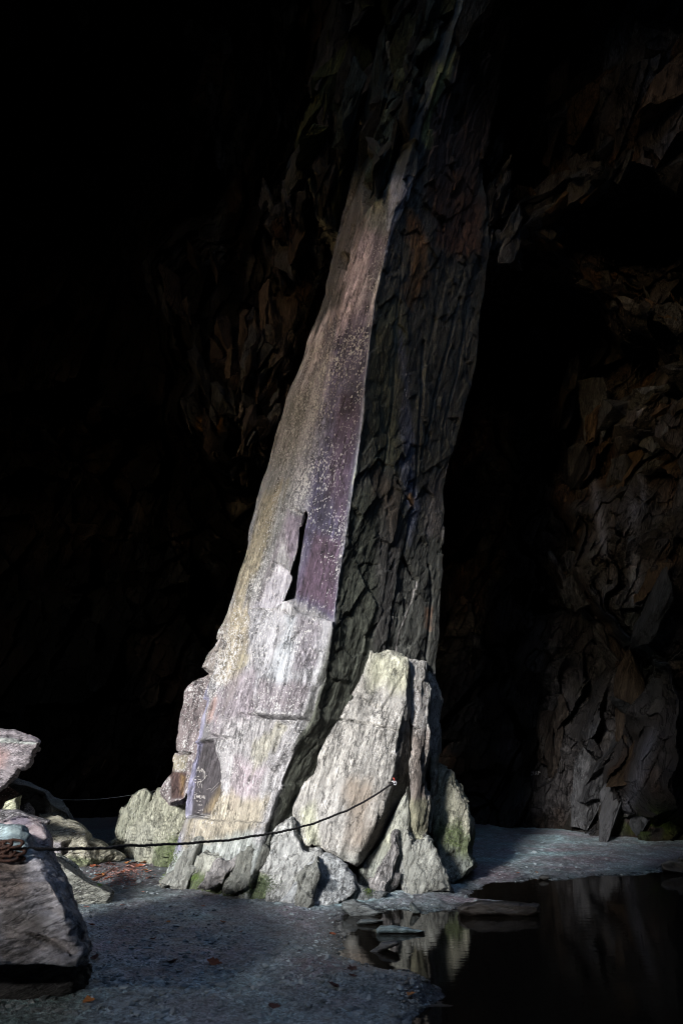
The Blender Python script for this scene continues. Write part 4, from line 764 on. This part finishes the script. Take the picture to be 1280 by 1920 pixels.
def ring(c, r, t, nx=(1, 0, 0), ny=(0, 0, 1), n=18, wob=0, ry=1.0):
    nx, ny = np.array(nx, float), np.array(ny, float)
    return tube([np.array(c)+nx*r*math.cos(2*math.pi*k/n)+ny*r*ry*math.sin(2*math.pi*k/n)+np.array([random.uniform(-wob, wob) for _ in range(3)]) for k in range(n)], t, 7, closed=True)
v, f = join([ring(q0+[.012, 0, 0], .014, .006, ry=1.4), tube([q0+[-.02, 0, .015], q0+[0, -.005, .02], q0+[.025, 0, .006]], .007, 7)]); mk('shackle', v, f, M_steel, ab)
v, f = tube([q0+[0, .05, .05], q0+[.002, 0, .045], q0+[.004, -.02, .03]], .008, 8); mk('sleeve', v, f, M_red, ab)
v, f = tube([q0+[-.045+.006*math.cos(k*1.9), .006*math.sin(k*2.3), -.004+.012*math.sin(k*1.9)] + np.array([k*.0022, 0, 0]) for k in range(16)], .008, 7); mk('knot', v, f, M_rope, ab)
wc = thing('rusty_wire', tuple(PT(10, 1600, 3.55)), 'rusty coil of twisted wire lying on top of the nearest boulder', 'wire coil')
q1 = PT(14, 1598, 3.54)
for dx, dz, r, ry, nx, ny in ((.03, .045, .05, .42, (1, .1, 0), (0, .5, .85)), (-.02, .04, .05, .4, (1, -.2, .1), (0, .6, .8)), (0, 0, .085, .30, (1, .2, 0), (0, .7, .7)), (-.03, -.02, .09, .28, (1, -.1, -.1), (0, .7, .7)), (.01, -.03, .07, .3, (1, .3, -.1), (0, .8, .6)), (-.06, .01, .08, .35, (1, 0, .2), (0, .6, .8))):
    v, f = ring(q1+[dx, 0, dz], r, .0085, nx, ny, 22, .002, ry); mk('loop', v, f, M_rust, wc)
v, f = tube([q1+[-.09+.012*k, .02*math.sin(k*1.7), -.01+.02*math.sin(k*2.9)] for k in range(14)], .012, 7, rv=.2); mk('twisted_end', v, f, M_rust, wc)
# ------------------------------------------------------------------ fallen leaves, twig, litter, pebbles
def gz(x, y): return float(ground_h(np.array([x]), np.array([y]))[0])
M_leaf = [plain('leaf_rust', (.20, .055, .022), .75, 0, .3, 60, .45), plain('leaf_orange', (.34, .13, .035), .7, 0, .3, 60, .4), plain('leaf_pink', (.36, .19, .16), .75, 0, .3, 60, .35), plain('leaf_dark', (.07, .026, .020), .8, 0, .3, 60, .45)]
def leaf_mesh(k, mat):
    rd = random.Random(k); L = 1.0; V = []; Fc = []; n = 9; curl = rd.uniform(.15, .6); fold = rd.uniform(.1, .5)
    for i in range(n+1):
        t = i/n; w = .36*math.sin(math.pi*min(1, t*1.02+.02))**.7*(1+.25*math.sin(t*19+k)); z = curl*(t-.5)**2*1.4
        for j, s in enumerate((-1, -.5, 0, .5, 1)): V.append(((t-.5), s*w+.05*math.sin(t*5+k), z+fold*abs(s)*w+.05*rd.uniform(-1, 1)*abs(s)))
    for i in range(n):
        for j in range(4): Fc.append((i*5+j, i*5+j+1, (i+1)*5+j+1, (i+1)*5+j))
    V = np.array(V); me = bpy.data.meshes.new('leaf'); me.from_pydata(V.tolist(), [], Fc); me.materials.append(mat)
    for p in me.polygons: p.use_smooth = True
    return me
LM = {(c, k): leaf_mesh(k*7+c, M_leaf[c]) for c in range(4) for k in range(4)}
CN = ['rust-red', 'orange', 'pale pink', 'dark brown']
def leaf(x, y, size, c, label, group, dz=.0):
    Y = GY(y); X_ = (x-640)/F*Y
    o = bpy.data.objects.new('fallen_leaf', LM[(c, random.randrange(4))]); C.collection.objects.link(o)
    o.location = (X_, Y, gz(X_, Y)+.008+dz); s = 1.35*size/F*Y; o.scale = (s, s, s)
    o.rotation_euler = (random.uniform(-.3, .3), random.uniform(-.25, .25), random.uniform(0, 6.3)); return tag(o, label, 'leaf', group)
for x, y, s, c, l in [(162, 1715, 10, 2, 'pale pink curled leaf on bare gravel below the blunt end of the striped slab'), (230, 1708, 8, 2, 'small pink leaf on the gravel, right of the curled pale leaf'), (173, 1752, 13, 0, 'rust-red leaf on the gravel beside the nearest boulder'), (315, 1745, 9, 1, 'orange leaf on the gravel, left of the dark one under the moss'),
    (418, 1744, 12, 0, 'red leaf on the open gravel in front of the lit face'), (288, 1774, 12, 2, 'faded leaf in the middle of the left gravel'), (180, 1811, 16, 3, 'brown leaf at the right base of the nearest boulder'), (402, 1820, 22, 0, 'long thin rust-red leaf on the near gravel'), (165, 1906, 22, 1, 'large orange-brown leaf at the bottom left edge of the gravel'),
    (325, 1820, 14, 3, 'dark curled leaf left of the long thin leaf'), (380, 1708, 8, 0, 'tiny red leaf below the mossy foot of the pillar'), (452, 1762, 7, 2, 'tiny pink leaf in the centre of the gravel'), (623, 1759, 11, 0, 'bright rust-red leaf at the left edge of the pool'), (645, 1708, 7, 2, 'tiny pink leaf beneath the white bottom block'), (672, 1736, 9, 1, 'orange leaf against the small dark stone in the pool'),
    (662, 1860, 14, 3, 'dark leaf left of the wet mound'), (625, 1872, 20, 3, 'black rotten leaf cluster left of the wet mound'), (770, 1889, 15, 1, 'orange leaf on the half-sunken brown rock'), (970, 1644, 8, 0, 'red leaf on the far shore of the pool'), (1005, 1642, 7, 1, 'orange leaf beside the small dark stone on the far shore'), (660, 1841, 20, 3, 'thin dark leaf stalk on the gravel above the wet mound'),
    (515, 1905, 18, 3, 'dark red leaf at the bottom edge of the gravel'), (560, 1795, 8, 3, 'tiny dark leaf halfway to the pool'), (840, 1752, 6, 3, 'tiny dark leaf floating in the reflection of the slabs')]:
    leaf(x, y, s, c, l, 'leaves scattered singly on the gravel', .02 if 'half-sunken' in l else 0)
for k in range(46):
    c = random.choices((0, 1, 2, 3), (4, 3, 3, 3))[0]
    x = random.uniform(150, 330); y = random.gauss(1640, 17)
    if y < 1612 or y > 1680 or (x < 235 and y > 1640+(x-150)*.5): continue
    if x > 285 and y < 1660: x -= 60
    leaf(x, y, random.uniform(6, 13), c, CN[c]+' leaf in the drift of fallen leaves between the boulders and the pillar', 'drift of fallen leaves, '+CN[c])
v, f = tube([PT(x, y, GY(y)-.03)+[0, 0, .03] for x, y in ((168, 1662), (182, 1655), (190, 1652), (200, 1645), (208, 1638), (214, 1632))], [.03, .038, .04, .034, .028, .015], 9, rv=.25)
o = mk('broken_branch', v, f, plain('branch_bark', (.13, .055, .035), .85, 0, .6, 30, .5)); tag(ground_obj(o), 'short broken reddish branch among the fallen leaves', 'branch')
def scatter(name, n, pos, size, mat, flat=.5):
    ico = bmesh.new(); bmesh.ops.create_icosphere(ico, subdivisions=1, radius=1); bv = np.array([v.co[:] for v in ico.verts]); bf = np.array([[v.index for v in f.verts] for f in ico.faces]); ico.free()
    Vs = []; Fs = []
    for i in range(n):
        x, y = pos(); z = gz_fast(x, y); s = size(); a = random.uniform(0, 6.3); ca, sa = math.cos(a), math.sin(a)
        v = bv*(1+rng.uniform(-.35, .35, (len(bv), 1)))*np.array([s, s*random.uniform(.5, .9), s*random.uniform(.25, .25+flat)])
        v = np.stack([v[:, 0]*ca-v[:, 1]*sa+x, v[:, 0]*sa+v[:, 1]*ca+y, v[:, 2]+z], 1); Fs.append(bf+len(bv)*i); Vs.append(v)
    return mk(name, np.concatenate(Vs), np.concatenate(Fs), mat, smooth=False)
HG = H.reshape(len(gyy), len(gxx))
def gz_fast(x, y):
    return HG[min(len(gyy)-1, int(np.searchsorted(gyy, y))), min(len(gxx)-1, int(np.searchsorted(gxx, x)))]
def gpos():
    while True:
        y = 1590+330*random.random()**.8+10; x = random.uniform(-60, 1300); Y = GY(y); X_ = (x-640)/F*Y
        if gz_fast(X_, Y) > .0: return X_, Y
M_peb = rock_mat('pebble', fine=1.5, bump=.3, rough=.6, speck=0); M_peb = plain('slate_chip', (.19, .22, .235), .6, 0, 0, 9, .75)
tag(scatter('gravel', 9000, gpos, lambda: random.uniform(.005, .013)*(random.uniform(1.5, 3.6) if random.random() < .12 else 1), M_peb), kind='stuff', label='fine dark slate gravel covering the cave floor')
shore = [(x, y) for x, y in [(648, 1712), (645, 1740), (655, 1762), (645, 1788), (668, 1800), (700, 1822), (768, 1842), (800, 1868), (770, 1905)]]
def spos():
    while True:
        k = random.randrange(len(shore)-1); t = random.random(); x = shore[k][0]*(1-t)+shore[k+1][0]*t+random.gauss(4, 16); y = shore[k][1]*(1-t)+shore[k+1][1]*t+random.gauss(0, 9); Y = GY(y)
        return (x-640)/F*Y, Y
tag(scatter('shore_pebbles', 420, spos, lambda: random.uniform(.006, .022), plain('wet_chip', (.05, .056, .06), .3, 0, 0, 25, .6), .3), kind='stuff', label='small dark wet slate chips along the pool edge')
def lpos():
    while True:
        x = random.gauss(228, 22); y = random.gauss(1648, 9)
        if y > 1620: Y = GY(y); return (x-640)/F*Y, Y
tag(scatter('leaf_litter', 900, lpos, lambda: random.uniform(.006, .018), plain('litter', (.16, .085, .075), .85, 0, 0, 30, .7), .3), kind='stuff', label='small brown leaf litter and crumbs heaped in the gap')
